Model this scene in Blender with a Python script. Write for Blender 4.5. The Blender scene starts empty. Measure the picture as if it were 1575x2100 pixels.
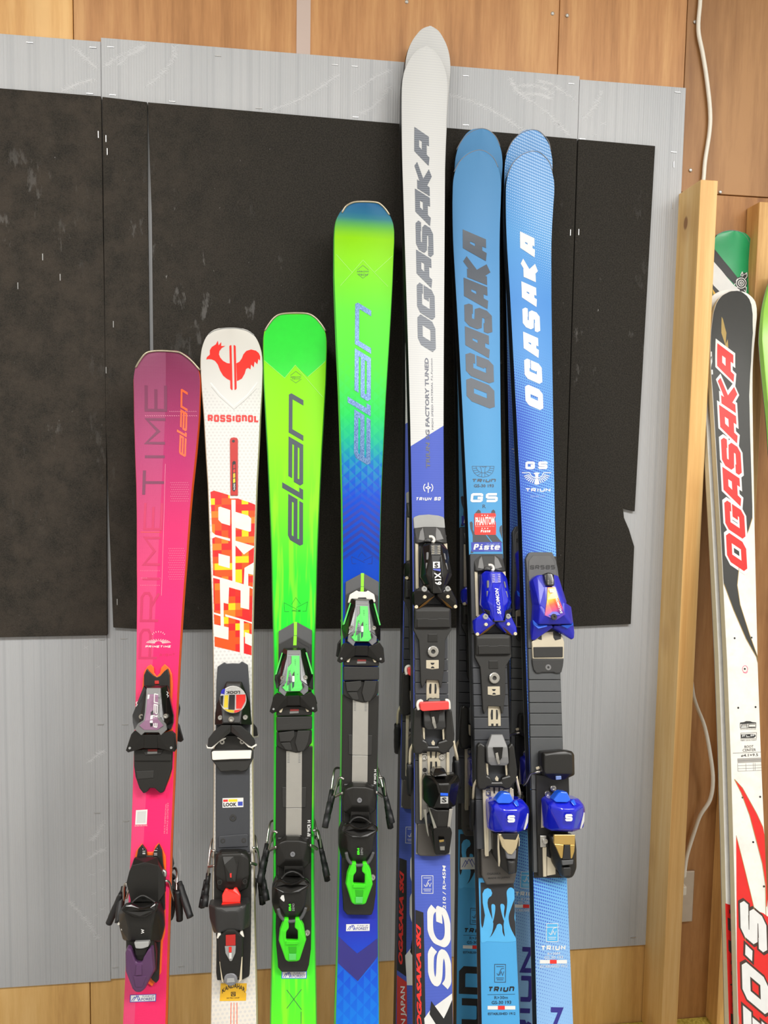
import bpy, bmesh, math, random
from mathutils import Vector, Matrix
random.seed(7)
SC = bpy.context.scene
COL = SC.collection

# ------------------------------------------------------------------ camera
F, CX, CY = 1577.0, 787.5, 1050.0          # focal length in pixels of the 1575 x 2100 frame
EX = Vector((12660, 94, F)).normalized()    # wall direction, down direction (camera axes: right, down, forward)
ED = Vector((-350, 20650, F)); ED = (ED - EX * ED.dot(EX)).normalized()
EY = EX.cross(ED)
CAM = Vector((0, -1.55, 1.268))
def to_world(c): return Vector((EX.dot(c), EY.dot(c), -ED.dot(c)))
cd = bpy.data.cameras.new('camera'); cam = bpy.data.objects.new('camera', cd); COL.objects.link(cam)
cd.sensor_fit = 'HORIZONTAL'; cd.sensor_width = 36.0; cd.lens = 36.0 * F / 1575.0
cd.clip_start = 0.02
rx, up, bk = to_world(Vector((1, 0, 0))), to_world(Vector((0, -1, 0))), to_world(Vector((0, 0, -1)))
cam.matrix_world = Matrix(((rx.x, up.x, bk.x, CAM.x), (rx.y, up.y, bk.y, CAM.y), (rx.z, up.z, bk.z, CAM.z), (0, 0, 0, 1)))
SC.camera = cam

# ------------------------------------------------------------------ world, lamps, exposure
W = bpy.data.worlds.new('room_air'); SC.world = W; W.use_nodes = True
W.node_tree.nodes['Background'].inputs[0].default_value = (1.0, 0.97, 0.92, 1)
W.node_tree.nodes['Background'].inputs[1].default_value = 0.0
def lamp(name, loc, size, size_y, power, rot=(0, 0, 0), col=(1.0, .984, .95)):
    l = bpy.data.lights.new(name, 'AREA'); l.shape = 'RECTANGLE'; l.size = size; l.size_y = size_y
    l.energy = power; l.color = col
    o = bpy.data.objects.new(name, l); COL.objects.link(o); o.location = loc; o.rotation_euler = rot
    return o
LAMPS = [(-1.15, -1.7), (0.75, -1.75), (1.7, -2.1)]
for i, (lx, ly) in enumerate(LAMPS):
    lamp('ceiling_lamp', (lx, ly, 2.66), 1.2, .25, (30, 24, 34)[i])
SC.view_settings.view_transform = 'Standard'; SC.view_settings.look = 'None'
SC.view_settings.gamma = 1.0; SC.view_settings.use_curve_mapping = False
SC.view_settings.exposure = 0.53

# ------------------------------------------------------------------ materials
def lin(c):
    r = []
    for v in c:
        v = v / 255.0
        r.append(v / 12.92 if v <= .04045 else ((v + .055) / 1.055) ** 2.4)
    return (r[0], r[1], r[2], 1.0)
class NT:
    def __init__(s, name):
        s.m = bpy.data.materials.new(name); s.m.use_nodes = True
        s.t = s.m.node_tree; s.b = s.t.nodes['Principled BSDF']
    def n(s, typ, **kw):
        x = s.t.nodes.new(typ)
        for k, v in kw.items(): setattr(x, k, v)
        return x
    def put(s, sock, v):
        if isinstance(v, bpy.types.NodeSocket): s.t.links.new(v, sock)
        else: sock.default_value = v
    def ma(s, op, a, b=0.0, c=0.0):
        x = s.n('ShaderNodeMath', operation=op)
        s.put(x.inputs[0], a); s.put(x.inputs[1], b); s.put(x.inputs[2], c)
        return x.outputs[0]
    def mix(s, f, a, b):
        x = s.n('ShaderNodeMix', data_type='RGBA')
        s.put(x.inputs[0], f); s.put(x.inputs[6], a); s.put(x.inputs[7], b)
        return x.outputs[2]
    def obj(s):
        x = s.n('ShaderNodeTexCoord'); y = s.n('ShaderNodeSeparateXYZ')
        s.t.links.new(x.outputs['Object'], y.inputs[0])
        return x.outputs['Object'], y.outputs[0], y.outputs[1], y.outputs[2]
    def ramp(s, v, stops, lo=0.0, hi=1.0, const=False):
        r = s.n('ShaderNodeValToRGB'); e = r.color_ramp.elements
        if const: r.color_ramp.interpolation = 'CONSTANT'
        st = sorted(stops, key=lambda q: q[0])
        while len(e) < len(st): e.new(.5)
        for el, (p, c) in zip(e, st):
            el.position = (p - lo) / (hi - lo); el.color = lin(c)
        s.put(r.inputs[0], s.ma('DIVIDE', s.ma('SUBTRACT', v, lo), hi - lo))
        return r.outputs[0]
    def noise(s, vec, scale, detail=3.0, rough=.5, sx=(1, 1, 1)):
        mp = s.n('ShaderNodeMapping'); mp.inputs['Scale'].default_value = sx
        s.t.links.new(vec, mp.inputs[0])
        x = s.n('ShaderNodeTexNoise'); x.inputs['Scale'].default_value = scale
        x.inputs['Detail'].default_value = detail; x.inputs['Roughness'].default_value = rough
        s.t.links.new(mp.outputs[0], x.inputs['Vector'])
        return x.outputs[0]
    def bump(s, h, strength=.2, dist=.002):
        x = s.n('ShaderNodeBump'); x.inputs['Strength'].default_value = strength; x.inputs['Distance'].default_value = dist
        s.t.links.new(h, x.inputs['Height']); s.t.links.new(x.outputs[0], s.b.inputs['Normal'])
    def done(s, col=None, rough=.4, metal=0.0, coat=0.0, spec=.5):
        if col is not None: s.put(s.b.inputs['Base Color'], col)
        s.put(s.b.inputs['Roughness'], rough); s.b.inputs['Metallic'].default_value = metal
        s.b.inputs['Coat Weight'].default_value = coat; s.b.inputs['Coat Roughness'].default_value = .08
        s.b.inputs['Specular IOR Level'].default_value = spec
        return s.m
def sstep(N, v, a, b):
    x = N.n('ShaderNodeMapRange', interpolation_type='SMOOTHSTEP')
    N.put(x.inputs[0], v); x.inputs[1].default_value = a; x.inputs[2].default_value = b
    return x.outputs[0]
MC = {}
def flat(name, c, rough=.4, metal=0.0, coat=0.0, spec=.5):
    if name not in MC:
        N = NT(name); vec, x, y, z = N.obj()
        nz = N.noise(vec, 60.0, 4.0)
        d = tuple(max(0, v * .93) for v in c)
        MC[name] = N.done(N.mix(nz, lin(c), lin(d)), rough, metal, coat, spec)
    return MC[name]
def pol(name): return MC[name]
flat('satin_black', (27, 26, 24), .38)
flat('matt_black', (36, 35, 33), .55)
flat('slate_plate', (58, 60, 65), .5)
flat('grey_plate', (84, 85, 87), .5)
flat('dark_grey', (50, 50, 50), .42)
flat('gloss_black', (19, 18, 17), .2, coat=.15, spec=.35)
flat('mid_grey', (120, 120, 120), .4)
flat('pale_grey', (160, 161, 160), .42)
flat('silver_paint', (132, 133, 138), .45, metal=.3)
flat('steel', (200, 198, 192), .28, metal=1.0)
flat('brushed_steel', (190, 188, 182), .42, metal=.85)
flat('tan_metal', (205, 195, 172), .4, metal=.35)
flat('gold_metal', (215, 180, 105), .3, metal=.8)
flat('champagne_metal', (222, 205, 165), .32, metal=.6)
flat('bronze_plastic', (128, 92, 40), .3)
flat('white_plastic', (238, 234, 224), .4)
flat('white_print', (230, 230, 228), .45)
flat('cream_plastic', (228, 216, 188), .45)
flat('red_plastic', (245, 45, 35), .35)
flat('coral_plastic', (248, 72, 70), .4)
flat('red_print', (232, 52, 46), .4)
flat('dark_red_print', (196, 44, 40), .4)
flat('orange_plastic', (255, 108, 28), .4)
flat('orange_print', (255, 96, 40), .4)
flat('black_print', (32, 32, 34), .45)
flat('grey_print', (92, 96, 102), .45)
flat('slate_print', (62, 74, 84), .4)
flat('purple_plastic', (92, 58, 98), .35)
flat('mauve_plastic', (150, 112, 140), .42, spec=.3)
flat('mint_plastic', (104, 226, 112), .5, spec=.25)
flat('label_red', (140, 40, 36), .5)
flat('label_grey', (122, 122, 120), .5)
flat('neon_green', (72, 236, 34), .35)
flat('lime_print', (150, 240, 50), .4)
flat('green_print', (36, 222, 52), .35)
flat('yellow_print', (244, 214, 40), .4)
flat('amber_print', (240, 186, 42), .45)
flat('blue_gloss', (22, 34, 205), .14, coat=.7)
flat('blue_satin', (36, 40, 190), .34, coat=.15)
flat('bright_blue', (34, 100, 238), .25, coat=.4)
flat('royal_print', (58, 74, 178), .4)
flat('navy_print', (52, 46, 140), .4)
flat('sky_print', (84, 176, 232), .4)
flat('pink_print', (236, 120, 150), .5)
flat('tip_metal', (196, 186, 164), .3, metal=.8)
flat('edge_steel', (170, 170, 168), .35, metal=.9)
flat('base_black', (30, 30, 32), .45)
flat('side_black', (22, 23, 24), .35)
flat('side_cream', (214, 200, 164), .5)
flat('side_white', (222, 218, 205), .5)
flat('side_orange', (252, 100, 40), .45)
flat('side_green', (96, 214, 84), .45)
flat('side_lime', (150, 205, 92), .5)
flat('staple_metal', (205, 205, 205), .3, metal=.7)
flat('rubber', (34, 35, 37), .5)
flat('cable_white', (240, 234, 220), .45)

# ------------------------------------------------------------------ pixel -> place helpers
def ray(px, py): return to_world(Vector((px - CX, py - CY, F)))
def at(px, py, Y=0.0):
    r = ray(px, py); t = (Y - CAM.y) / r.y
    return CAM + r * t
class Crop:
    def __init__(s, x0, y0, k): s.x0, s.y0, s.k = x0, y0, k
    def __call__(s, p): return (s.x0 + p[0] * s.k, s.y0 + p[1] * s.k)
PX = Crop(0, 0, 1.0)
def link(name, me, mat=None, parent=None):
    o = bpy.data.objects.new(name, me); COL.objects.link(o)
    if mat is not None: me.materials.append(mat)
    if parent is not None: o.parent = parent
    return o
def from_bm(name, bm, mat, parent=None, smooth=False):
    me = bpy.data.meshes.new(name)
    bmesh.ops.recalc_face_normals(bm, faces=bm.faces[:])
    bm.to_mesh(me); bm.free()
    if smooth:
        for p in me.polygons: p.use_smooth = True
    return link(name, me, mat, parent)
def bevel(o, w=.001, seg=2, ang=28):
    m = o.modifiers.new('bevel', 'BEVEL'); m.width = w; m.segments = seg; m.limit_method = 'ANGLE'; m.angle_limit = math.radians(ang)
    m.harden_normals = False
    return o
def tag(o, label=None, cat=None, group=None, kind=None):
    if label: o['label'] = label
    if cat: o['category'] = cat
    if group: o['group'] = group
    if kind: o['kind'] = kind
    return o
def catmull(P, n=6):
    if len(P) < 3: return [Vector(p) for p in P]
    P = [Vector(p) for p in P]; out = []
    Q = [P[0] * 2 - P[1]] + P + [P[-1] * 2 - P[-2]]
    for i in range(1, len(Q) - 2):
        a, b, c, d = Q[i - 1], Q[i], Q[i + 1], Q[i + 2]
        for k in range(n):
            t = k / n
            out.append(.5 * ((2 * b) + (c - a) * t + (2 * a - 5 * b + 4 * c - d) * t * t + (3 * b - a - 3 * c + d) * t ** 3))
    out.append(P[-1]); return out
def tube_bm(bm, P, rad, seg=8):
    P = [Vector(p) for p in P]; n = len(P); rings = []
    rr = rad if isinstance(rad, (list, tuple)) else [rad] * n
    ref = None
    for i in range(n):
        d = (P[min(i + 1, n - 1)] - P[max(i - 1, 0)])
        d = d.normalized() if d.length > 1e-9 else Vector((0, 0, 1))
        if ref is None:
            ref = Vector((0, 0, 1)) if abs(d.z) < .8 else Vector((1, 0, 0))
        a = (ref - d * ref.dot(d)).normalized(); ref = a; b = d.cross(a)
        rings.append([bm.verts.new(P[i] + (a * math.cos(2 * math.pi * k / seg) + b * math.sin(2 * math.pi * k / seg)) * rr[i]) for k in range(seg)])
    for i in range(n - 1):
        for k in range(seg):
            bm.faces.new((rings[i][k], rings[i][(k + 1) % seg], rings[i + 1][(k + 1) % seg], rings[i + 1][k]))
    bm.faces.new(rings[0][::-1]); bm.faces.new(rings[-1])
def box_bm(bm, lo, hi):
    v = [bm.verts.new((x, y, z)) for x in (lo[0], hi[0]) for y in (lo[1], hi[1]) for z in (lo[2], hi[2])]
    for f in ((0, 1, 3, 2), (4, 6, 7, 5), (0, 4, 5, 1), (2, 3, 7, 6), (0, 2, 6, 4), (1, 5, 7, 3)):
        bm.faces.new([v[i] for i in f])

# ------------------------------------------------------------------ stroke alphabet (unit boxes, y up)
G = {
 'A': [[(0, 0), (.24, 1), (1, 1), (1, 0)], [(.1, .38), (1, .38)]],
 'a': [[(0, 0), (0, .8), (.2, 1), (1, 1), (1, 0)], [(0, .42), (1, .42)]],
 'B': [[(0, 0), (0, 1), (.85, 1), (1, .85), (1, .62), (.85, .5), (0, .5)], [(.85, .5), (1, .4), (1, .12), (.85, 0), (0, 0)]],
 'C': [[(1, 1), (.12, 1), (0, .88), (0, .12), (.12, 0), (1, 0)]],
 'D': [[(0, 0), (0, 1), (.8, 1), (1, .8), (1, .2), (.8, 0), (0, 0)]],
 'E': [[(1, 1), (0, 1), (0, 0), (1, 0)], [(0, .5), (.85, .5)]],
 'F': [[(1, 1), (0, 1), (0, 0)], [(0, .5), (.85, .5)]],
 'G': [[(1, .72), (1, .9), (.9, 1), (.1, 1), (0, .9), (0, .1), (.1, 0), (.9, 0), (1, .1), (1, .46), (.58, .46)]],
 'g': [[(1, 1), (.12, 1), (0, .88), (0, .12), (.12, 0), (1, 0), (1, .48), (.55, .48)]],
 'H': [[(0, 0), (0, 1)], [(1, 0), (1, 1)], [(0, .5), (1, .5)]],
 'I': [[(.5, 0), (.5, 1)]],
 'J': [[(1, 1), (1, .12), (.88, 0), (.12, 0), (0, .12), (0, .3)]],
 'K': [[(0, 0), (0, 1)], [(0, .42), (1, 1.12)], [(0, .58), (1, -.12)]],
 'L': [[(0, 1), (0, 0), (1, 0)]],
 'M': [[(0, 0), (0, 1), (.5, .35), (1, 1), (1, 0)]],
 'N': [[(0, 0), (0, 1), (1, 0), (1, 1)]],
 'n': [[(0, 0), (0, 1), (.85, 1), (1, .85), (1, 0)]],
 'O': [[(.12, 0), (0, .12), (0, .88), (.12, 1), (.88, 1), (1, .88), (1, .12), (.88, 0), (.12, 0)]],
 'P': [[(0, 0), (0, 1), (.85, 1), (1, .85), (1, .55), (.85, .42), (0, .42)]],
 'R': [[(0, 0), (0, 1), (.85, 1), (1, .85), (1, .6), (.85, .45), (0, .45)], [(.5, .45), (1, 0)]],
 'S': [[(1, .76), (1, .9), (.9, 1), (.1, 1), (0, .9), (0, .62), (.1, .52), (.9, .48), (1, .38), (1, .1), (.9, 0), (.1, 0), (0, .1), (0, .24)]],
 's': [[(1, 1), (.12, 1), (0, .88), (0, .6), (.12, .5), (.88, .5), (1, .4), (1, .12), (.88, 0), (0, 0)]],
 'T': [[(0, 1), (1, 1)], [(.5, 1), (.5, 0)]],
 'U': [[(0, 1), (0, .15), (.15, 0), (.85, 0), (1, .15), (1, 1)]],
 'X': [[(0, 0), (1, 1)], [(0, 1), (1, 0)]],
 'Y': [[(0, 1), (.5, .5), (1, 1)], [(.5, .5), (.5, 0)]],
 'Z': [[(0, 1), (1, 1), (0, 0), (1, 0)]],
 '1': [[(.2, .8), (.5, 1), (.5, 0)]],
 '9': [[(0, 0), (.8, 0), (1, .2), (1, .88), (.88, 1), (.12, 1), (0, .88), (0, .55), (.12, .44), (1, .44)]],
 '5': [[(1, 1), (0, 1), (0, .55), (.88, .55), (1, .45), (1, .12), (.88, 0), (0, 0)]],
 '8': [[(.1, 0), (0, .1), (0, .9), (.1, 1), (.9, 1), (1, .9), (1, .1), (.9, 0), (.1, 0)], [(0, .52), (1, .52)]],
 "'": [[(.5, 1), (.35, .62)]],
}
G.update({
 '$': [[(1, .8), (.75, 1), (.25, 1), (0, .78), (.2, .55), (.8, .45), (1, .22), (.75, 0), (.25, 0), (0, .2)]],
 '&': [[(1, .78), (.75, 1), (.25, 1), (0, .72), (0, .28), (.25, 0), (.7, 0), (1, .2), (1, .47), (.6, .47)]],
 'p': [[(.2, 0), (.2, 1)], [(.2, .97), (.85, .97), (1, .85), (1, .6), (.85, .47), (.2, .47)], [(0, .06), (.5, .06)], [(0, .94), (.3, .94)]],
 'i': [[(.5, 0), (.5, .66)], [(.12, .6), (.5, .6)], [(0, .06), (1, .06)], [(.5, .84), (.5, 1)]],
 'z': [[(1, .5), (1, .62), (.12, .66), (0, .5), (.12, .38), (.88, .32), (1, .18), (.88, .02), (.1, .04), (0, .2)]],
 't': [[(.45, .86), (.45, .1), (.6, .02), (1, .06)], [(0, .64), (1, .64)]],
 'e': [[(.04, .36), (1, .36), (1, .52), (.85, .66), (.15, .66), (0, .52), (0, .16), (.15, .02), (.9, .02), (1, .12)]],
})
ELAN = [[(2.9, .13), (.25, .13), (.13, .25), (.13, .8), (.25, .87), (2.75, .87), (2.75, .5), (.13, .5)],
        [(3.3, 1.4), (3.3, .13), (3.8, .13)],
        [(4.15, .87), (6.7, .87), (6.7, .13), (4.3, .13), (4.15, .25), (4.15, .5), (6.7, .5)],
        [(7.35, 0), (7.35, .87), (9.75, .87), (9.85, .78), (9.85, .0)]]
def stroke_quads(path, t):
    """quads along a polyline with mitred corners"""
    P = [Vector((p[0], p[1])) for p in path]; n = len(P)
    closed = (P[0] - P[-1]).length < 1e-6
    L, R = [], []
    for i in range(n):
        a = P[i - 1] if i > 0 else (P[-2] if closed else None)
        b = P[i + 1] if i < n - 1 else (P[1] if closed else None)
        d1 = (P[i] - a).normalized() if a is not None else None
        d2 = (b - P[i]).normalized() if b is not None else None
        if d1 is None: d1 = d2
        if d2 is None: d2 = d1
        n1, n2 = Vector((-d1.y, d1.x)), Vector((-d2.y, d2.x))
        m = n1 + n2
        if m.length < .3: m = n1.copy(); k = 1.0
        else:
            m.normalize(); k = min(1.0 / max(m.dot(n1), .35), 2.2)
        L.append(P[i] + m * k * t / 2); R.append(P[i] - m * k * t / 2)
    out = []
    for i in range(n - 1):
        d = P[i + 1] - P[i]; a, b, c, e = L[i], L[i + 1], R[i + 1], R[i]
        if (b - a).dot(d) <= 0: a = b = (a + b) / 2          # tight bend: the inner side closes to a point
        if (c - e).dot(d) <= 0: c = e = (c + e) / 2
        q = [a, b, c, e]
        out.append([v for j, v in enumerate(q) if (v - q[j - 1]).length > 1e-7])
    return [q for q in out if len(q) > 2]
def word_polys(word, aspect, t=.22, gap=.16, k=1.0, smooth=0, grow=0.0):
    """list of polygons for a word in a box 1 x 1 whose real width/height is `aspect`; t = stroke / height"""
    aspect = aspect / k      # k > 1: upright strokes k times heavier than the level ones
    wid = {"I": .45, "1": .6, "'": .45, ' ': .5}
    tot = sum(wid.get(c, 1.0) for c in word)
    gp = gap
    w = (aspect - gp * (len(word) - 1)) / tot
    x, out = 0.0, []
    for c in word:
        cw = wid.get(c, 1.0) * w
        if c != ' ':
            for path in G[c]:
                pts = [(x + t / 2 + p[0] * (cw - t), t / 2 + p[1] * (1 - t)) for p in path]
                if smooth and len(pts) > 2: pts = [(q.x, q.y) for q in catmull([(a, b, 0) for a, b in pts], smooth)]
                if grow and (Vector(pts[0]) - Vector(pts[-1])).length > 1e-6:
                    a, b, c_, d = Vector(pts[0]), Vector(pts[1]), Vector(pts[-2]), Vector(pts[-1])
                    a = a + (a - b).normalized() * grow / 2; d = d + (d - c_).normalized() * grow / 2
                    pts = [tuple(a)] + pts[1:-1] + [tuple(d)]
                g2 = grow / 2
                out += [[(min(max(q[0], x - g2), x + cw + g2), min(max(q[1], -g2), 1 + g2)) for q in poly] for poly in stroke_quads(pts, t + grow)]
        x += cw + gp
    return [[(p[0] / aspect, p[1]) for p in q] for q in out]
FONT_CACHE = {}
def font_tris(string, bold=0.0):
    """triangles of a line of text in the built-in face, normalised to its own box"""
    key = (string, bold)
    if key not in FONT_CACHE:
        cu = bpy.data.curves.new('t', 'FONT'); cu.body = string; cu.resolution_u = 2; cu.offset = bold
        o = bpy.data.objects.new('t', cu); COL.objects.link(o)
        dg = bpy.context.evaluated_depsgraph_get(); e = o.evaluated_get(dg); me = e.to_mesh()
        me.calc_loop_triangles()
        V = [(v.co.x, v.co.y) for v in me.vertices]; T = [tuple(t.vertices) for t in me.loop_triangles]
        e.to_mesh_clear(); bpy.data.objects.remove(o); bpy.data.curves.remove(cu)
        x0, x1 = min(v[0] for v in V), max(v[0] for v in V); y0, y1 = min(v[1] for v in V), max(v[1] for v in V)
        V = [((v[0] - x0) / (x1 - x0), (v[1] - y0) / (y1 - y0)) for v in V]
        FONT_CACHE[key] = [[V[i] for i in t] for t in T]
    return FONT_CACHE[key]
def circle(cx, cy, r, n=20, ry=None, a0=0.0, a1=360.0):
    ry = ry or r; m = n if a1 - a0 >= 359.9 else n + 1
    return [(cx + r * math.cos(math.radians(a0 + (a1 - a0) * i / n)), cy + ry * math.sin(math.radians(a0 + (a1 - a0) * i / n))) for i in range(m)]
def soft(P, n=4):
    """closed smooth outline through the points"""
    m = len(P); Q = catmull([(p[0], p[1], 0) for p in P[-2:] + P + P[:3]], n)
    return [(q.x, q.y) for q in Q[2 * n:(m + 2) * n]]
def rect(x0, y0, x1, y1): return [(x0, y0), (x1, y0), (x1, y1), (x0, y1)]
# ------------------------------------------------------------------ the setting
STRUCT = 'structure'
def solid(name, lo, hi, mat, parent=None):
    bm = bmesh.new(); box_bm(bm, lo, hi)
    return from_bm(name, bm, mat, parent)
def wood(name, c1, c2, c3, stretch, scale, rough=.5, coat=0.0, dirt=0.0, knots=False):
    N = NT(name); vec, x, y, z = N.obj()
    a = N.noise(vec, scale, 6.0, .65, stretch)
    b = N.noise(vec, scale * .22, 3.0, .6, stretch)
    fine = N.noise(vec, scale * 6, 4.0, .7, stretch)
    v = N.ma('ADD', N.ma('MULTIPLY', a, .5), N.ma('ADD', N.ma('MULTIPLY', b, .35), N.ma('MULTIPLY', fine, .15)))
    c = N.ramp(v, [(.4, c1), (.5, c2), (.6, c3)])
    if dirt:
        d = N.noise(vec, 3.1, 5.0, .6, (1, 1, .6))
        c = N.mix(N.ma('MULTIPLY', sstep(N, d, .5, .75), dirt), c, lin((112, 72, 40)))
    if knots:
        mp = N.n('ShaderNodeMapping'); mp.inputs['Scale'].default_value = (9, 9, 5.5); N.t.links.new(vec, mp.inputs[0])
        vo = N.n('ShaderNodeTexVoronoi'); vo.inputs['Scale'].default_value = 1.0; N.t.links.new(mp.outputs[0], vo.inputs['Vector'])
        d = vo.outputs['Distance']
        c = N.mix(N.ma('MULTIPLY', N.ma('SUBTRACT', 1.0, sstep(N, d, .09, .3)), .3), c, lin((176, 120, 66)))
        c = N.mix(N.ma('MULTIPLY', N.ma('SUBTRACT', 1.0, sstep(N, d, .05, .09)), .8), c, lin((132, 82, 46)))
    N.bump(fine, .12, .001)
    return N.done(c, rough, 0, coat)
PLY = wood('plywood', (158, 108, 60), (186, 132, 80), (206, 156, 100), (9, 9, .55), 3.2, .5, .0, .35)
PLY2 = wood('plywood_light', (196, 142, 78), (218, 166, 98), (232, 186, 120), (9, 9, .55), 3.0, .5, .0, .2)
PLY3 = wood('plywood_low', (192, 146, 84), (216, 172, 104), (228, 188, 124), (7, 7, .6), 2.6, .55, .0, .5)
PLY4 = wood('plywood_right', (138, 92, 50), (170, 120, 70), (190, 142, 90), (7, 7, .6), 2.6, .55, .0, .5)
PINE = wood('pine', (214, 162, 96), (230, 182, 114), (240, 200, 138), (16, 16, .5), 2.6, .5, knots=True)
PINE2 = wood('pine_side_brightened', (226, 182, 112), (240, 200, 134), (246, 214, 156), (12, 12, .6), 3.0, .55, 0, .12, knots=True)  # pine brightened in colour where the post's side gets little light
PINE3 = wood('pine_old', (196, 148, 88), (222, 178, 112), (236, 198, 138), (12, 12, .6), 3.0, .55, 0, .35, knots=True)
PLY5 = wood('plywood_corner', (116, 76, 40), (150, 105, 60), (172, 126, 78), (7, 7, .6), 2.2, .5, .0, .5)

N = NT('yellow_carpet'); vec, x, y, z = N.obj()
nz = N.noise(vec, 160.0, 3.0)
YEL = N.done(N.ramp(nz, [(.3, (150, 132, 40)), (.7, (206, 188, 86))]), .95); 
N = NT('painted_ceiling'); WHT = N.done(lin((226, 222, 212)), .8)
N = NT('painted_wall'); BEI = N.done(lin((226, 226, 224)), .8)

N = NT('grey_floor'); vec, x, y, z = N.obj()
GFL = N.done(N.ramp(N.noise(vec, 12.0, 4.0), [(.3, (148, 146, 142)), (.7, (166, 164, 160))]), .7)
floor = tag(solid('floor', (-2.45, -4.35, -.05), (2.65, .03, 0), GFL), kind=STRUCT)
tag(bevel(solid('carpet_strip', (.62, -.17, .0003), (2.58, -.001, .006), YEL), .002, 1), 'yellow carpet strip on the floor along the foot of the plywood', 'carpet')
tag(solid('ceiling', (-2.45, -4.35, 2.7), (2.65, .03, 2.75), WHT), kind=STRUCT)
tag(solid('wall_left', (-2.45, -4.35, 0), (-2.4, .03, 2.7), BEI), kind=STRUCT)
tag(solid('wall_right', (2.6, -4.35, 0), (2.65, .03, 2.7), BEI), kind=STRUCT)
tag(solid('wall_front', (-2.45, -4.35, 0), (2.65, -4.3, 2.7), BEI), kind=STRUCT)
wall = tag(solid('wall_back', (-2.45, .009, 0), (2.65, .03, 2.7), PLY3), kind=STRUCT)
def panel(x0, x1, z0, z1, mat, dy=0.0):
    o = bevel(solid('panel', (x0 + .0008, dy, z0 + .0008), (x1 - .0008, .0088, z1 - .0008), mat, wall), .0006, 1)
    o.data.transform(Matrix.Translation((0, 0, 0)))
    return o
panel(-2.4, -.402, 1.8175, 2.7, PLY2)
panel(-.402, .0215, 1.8175, 2.7, PLY, .0006)
panel(.0215, .529, 1.8175, 2.7, PLY)
panel(.529, .798, 1.8175, 2.7, PLY, .0008)
panel(.798, 2.6, 1.8175, 2.7, PLY5, .0012)
panel(-2.4, -.394, 0, 1.8165, PLY3)
panel(-.394, .800, 0, 1.8165, PLY3, .0006)
panel(.800, 2.6, 0, 1.8165, PLY4, .0002)
# round screw heads in the plywood
def wall_screw(px, py, r=.0035):
    p = at(px, py, 0); bm = bmesh.new()
    tube_bm(bm, [(p.x, .0005, p.z), (p.x, -.0012, p.z), (p.x, -.002, p.z)], [r, r, r * .5], 10)
    return from_bm('screw', bm, pol('brushed_steel'), wall)
for q in ((834, 4), (1133, 28), (1163, 32), (1425, 45), (1416, 349), (1477, 394), (1572, 452)): wall_screw(*q)

# grey twin-wall plastic sheets, black mats
def grey_sheet_mat():
    N = NT('twinwall_plastic'); vec, x, y, z = N.obj()
    big = N.noise(vec, 1.6, 4.0, .6, (2.2, 1, .35))
    col = N.ramp(big, [(.3, (168, 171, 175)), (.55, (182, 184, 187)), (.75, (190, 191, 193))])
    # bright fold lines along the flutes, and scuffed diagonal creases
    fl = N.noise(vec, 1.0, 2.0, .5, (42, 1, .02))
    col = N.mix(N.ma('MULTIPLY', sstep(N, fl, .68, .74), .55), col, lin((216, 217, 219)))
    fl2 = N.noise(vec, 1.0, 2.0, .5, (120, 1, .12))
    col = N.mix(N.ma('MULTIPLY', sstep(N, fl2, .5, .66), .32), col, lin((150, 153, 158)))
    scr = N.noise(vec, 1.0, 5.0, .7, (26, 26, 3.5))
    col = N.mix(N.ma('MULTIPLY', sstep(N, scr, .66, .74), .4), col, lin((222, 222, 222)))
    N.bump(fl2, .25, .001)
    return N.done(col, .42, 0, 0, .45)
GREY = grey_sheet_mat()
def mat_felt():
    N = NT('black_felt'); vec, x, y, z = N.obj()
    f = N.noise(vec, 420.0, 2.0)
    col = N.ramp(f, [(.3, (36, 34, 31)), (.7, (56, 53, 48))])
    wear = N.ma('MULTIPLY', N.ma('SUBTRACT', 1.0, sstep(N, x, -.45, .1)), sstep(N, N.noise(vec, 22.0, 6.0, .75), .3, .7))
    col = N.mix(N.ma('MULTIPLY', wear, .55), col, lin((78, 70, 62)))
    dust = N.noise(vec, 1.0, 4.0, .65, (38, 38, 14))
    zone = N.noise(vec, 2.6, 2.0, .5, (1, 1, 1.4))
    hz = N.ma('MULTIPLY', sstep(N, z, 1.05, 1.45), N.ma('SUBTRACT', 1.0, sstep(N, z, 1.72, 1.88)))
    m = N.ma('MULTIPLY', N.ma('MULTIPLY', sstep(N, dust, .60, .69), sstep(N, zone, .45, .62)), hz)
    col = N.mix(N.ma('MULTIPLY', m, .42), col, lin((128, 126, 124)))
    sp = N.noise(vec, 1.0, 3.0, .6, (130, 130, 60))
    m2 = N.ma('MULTIPLY', sstep(N, sp, .74, .78), sstep(N, zone, .4, .6))
    col = N.mix(N.ma('MULTIPLY', m2, .6), col, lin((160, 158, 155)))
    N.bump(f, .5, .001)
    return N.done(col, .92, 0, 0, .2)
FELT = mat_felt()
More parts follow.
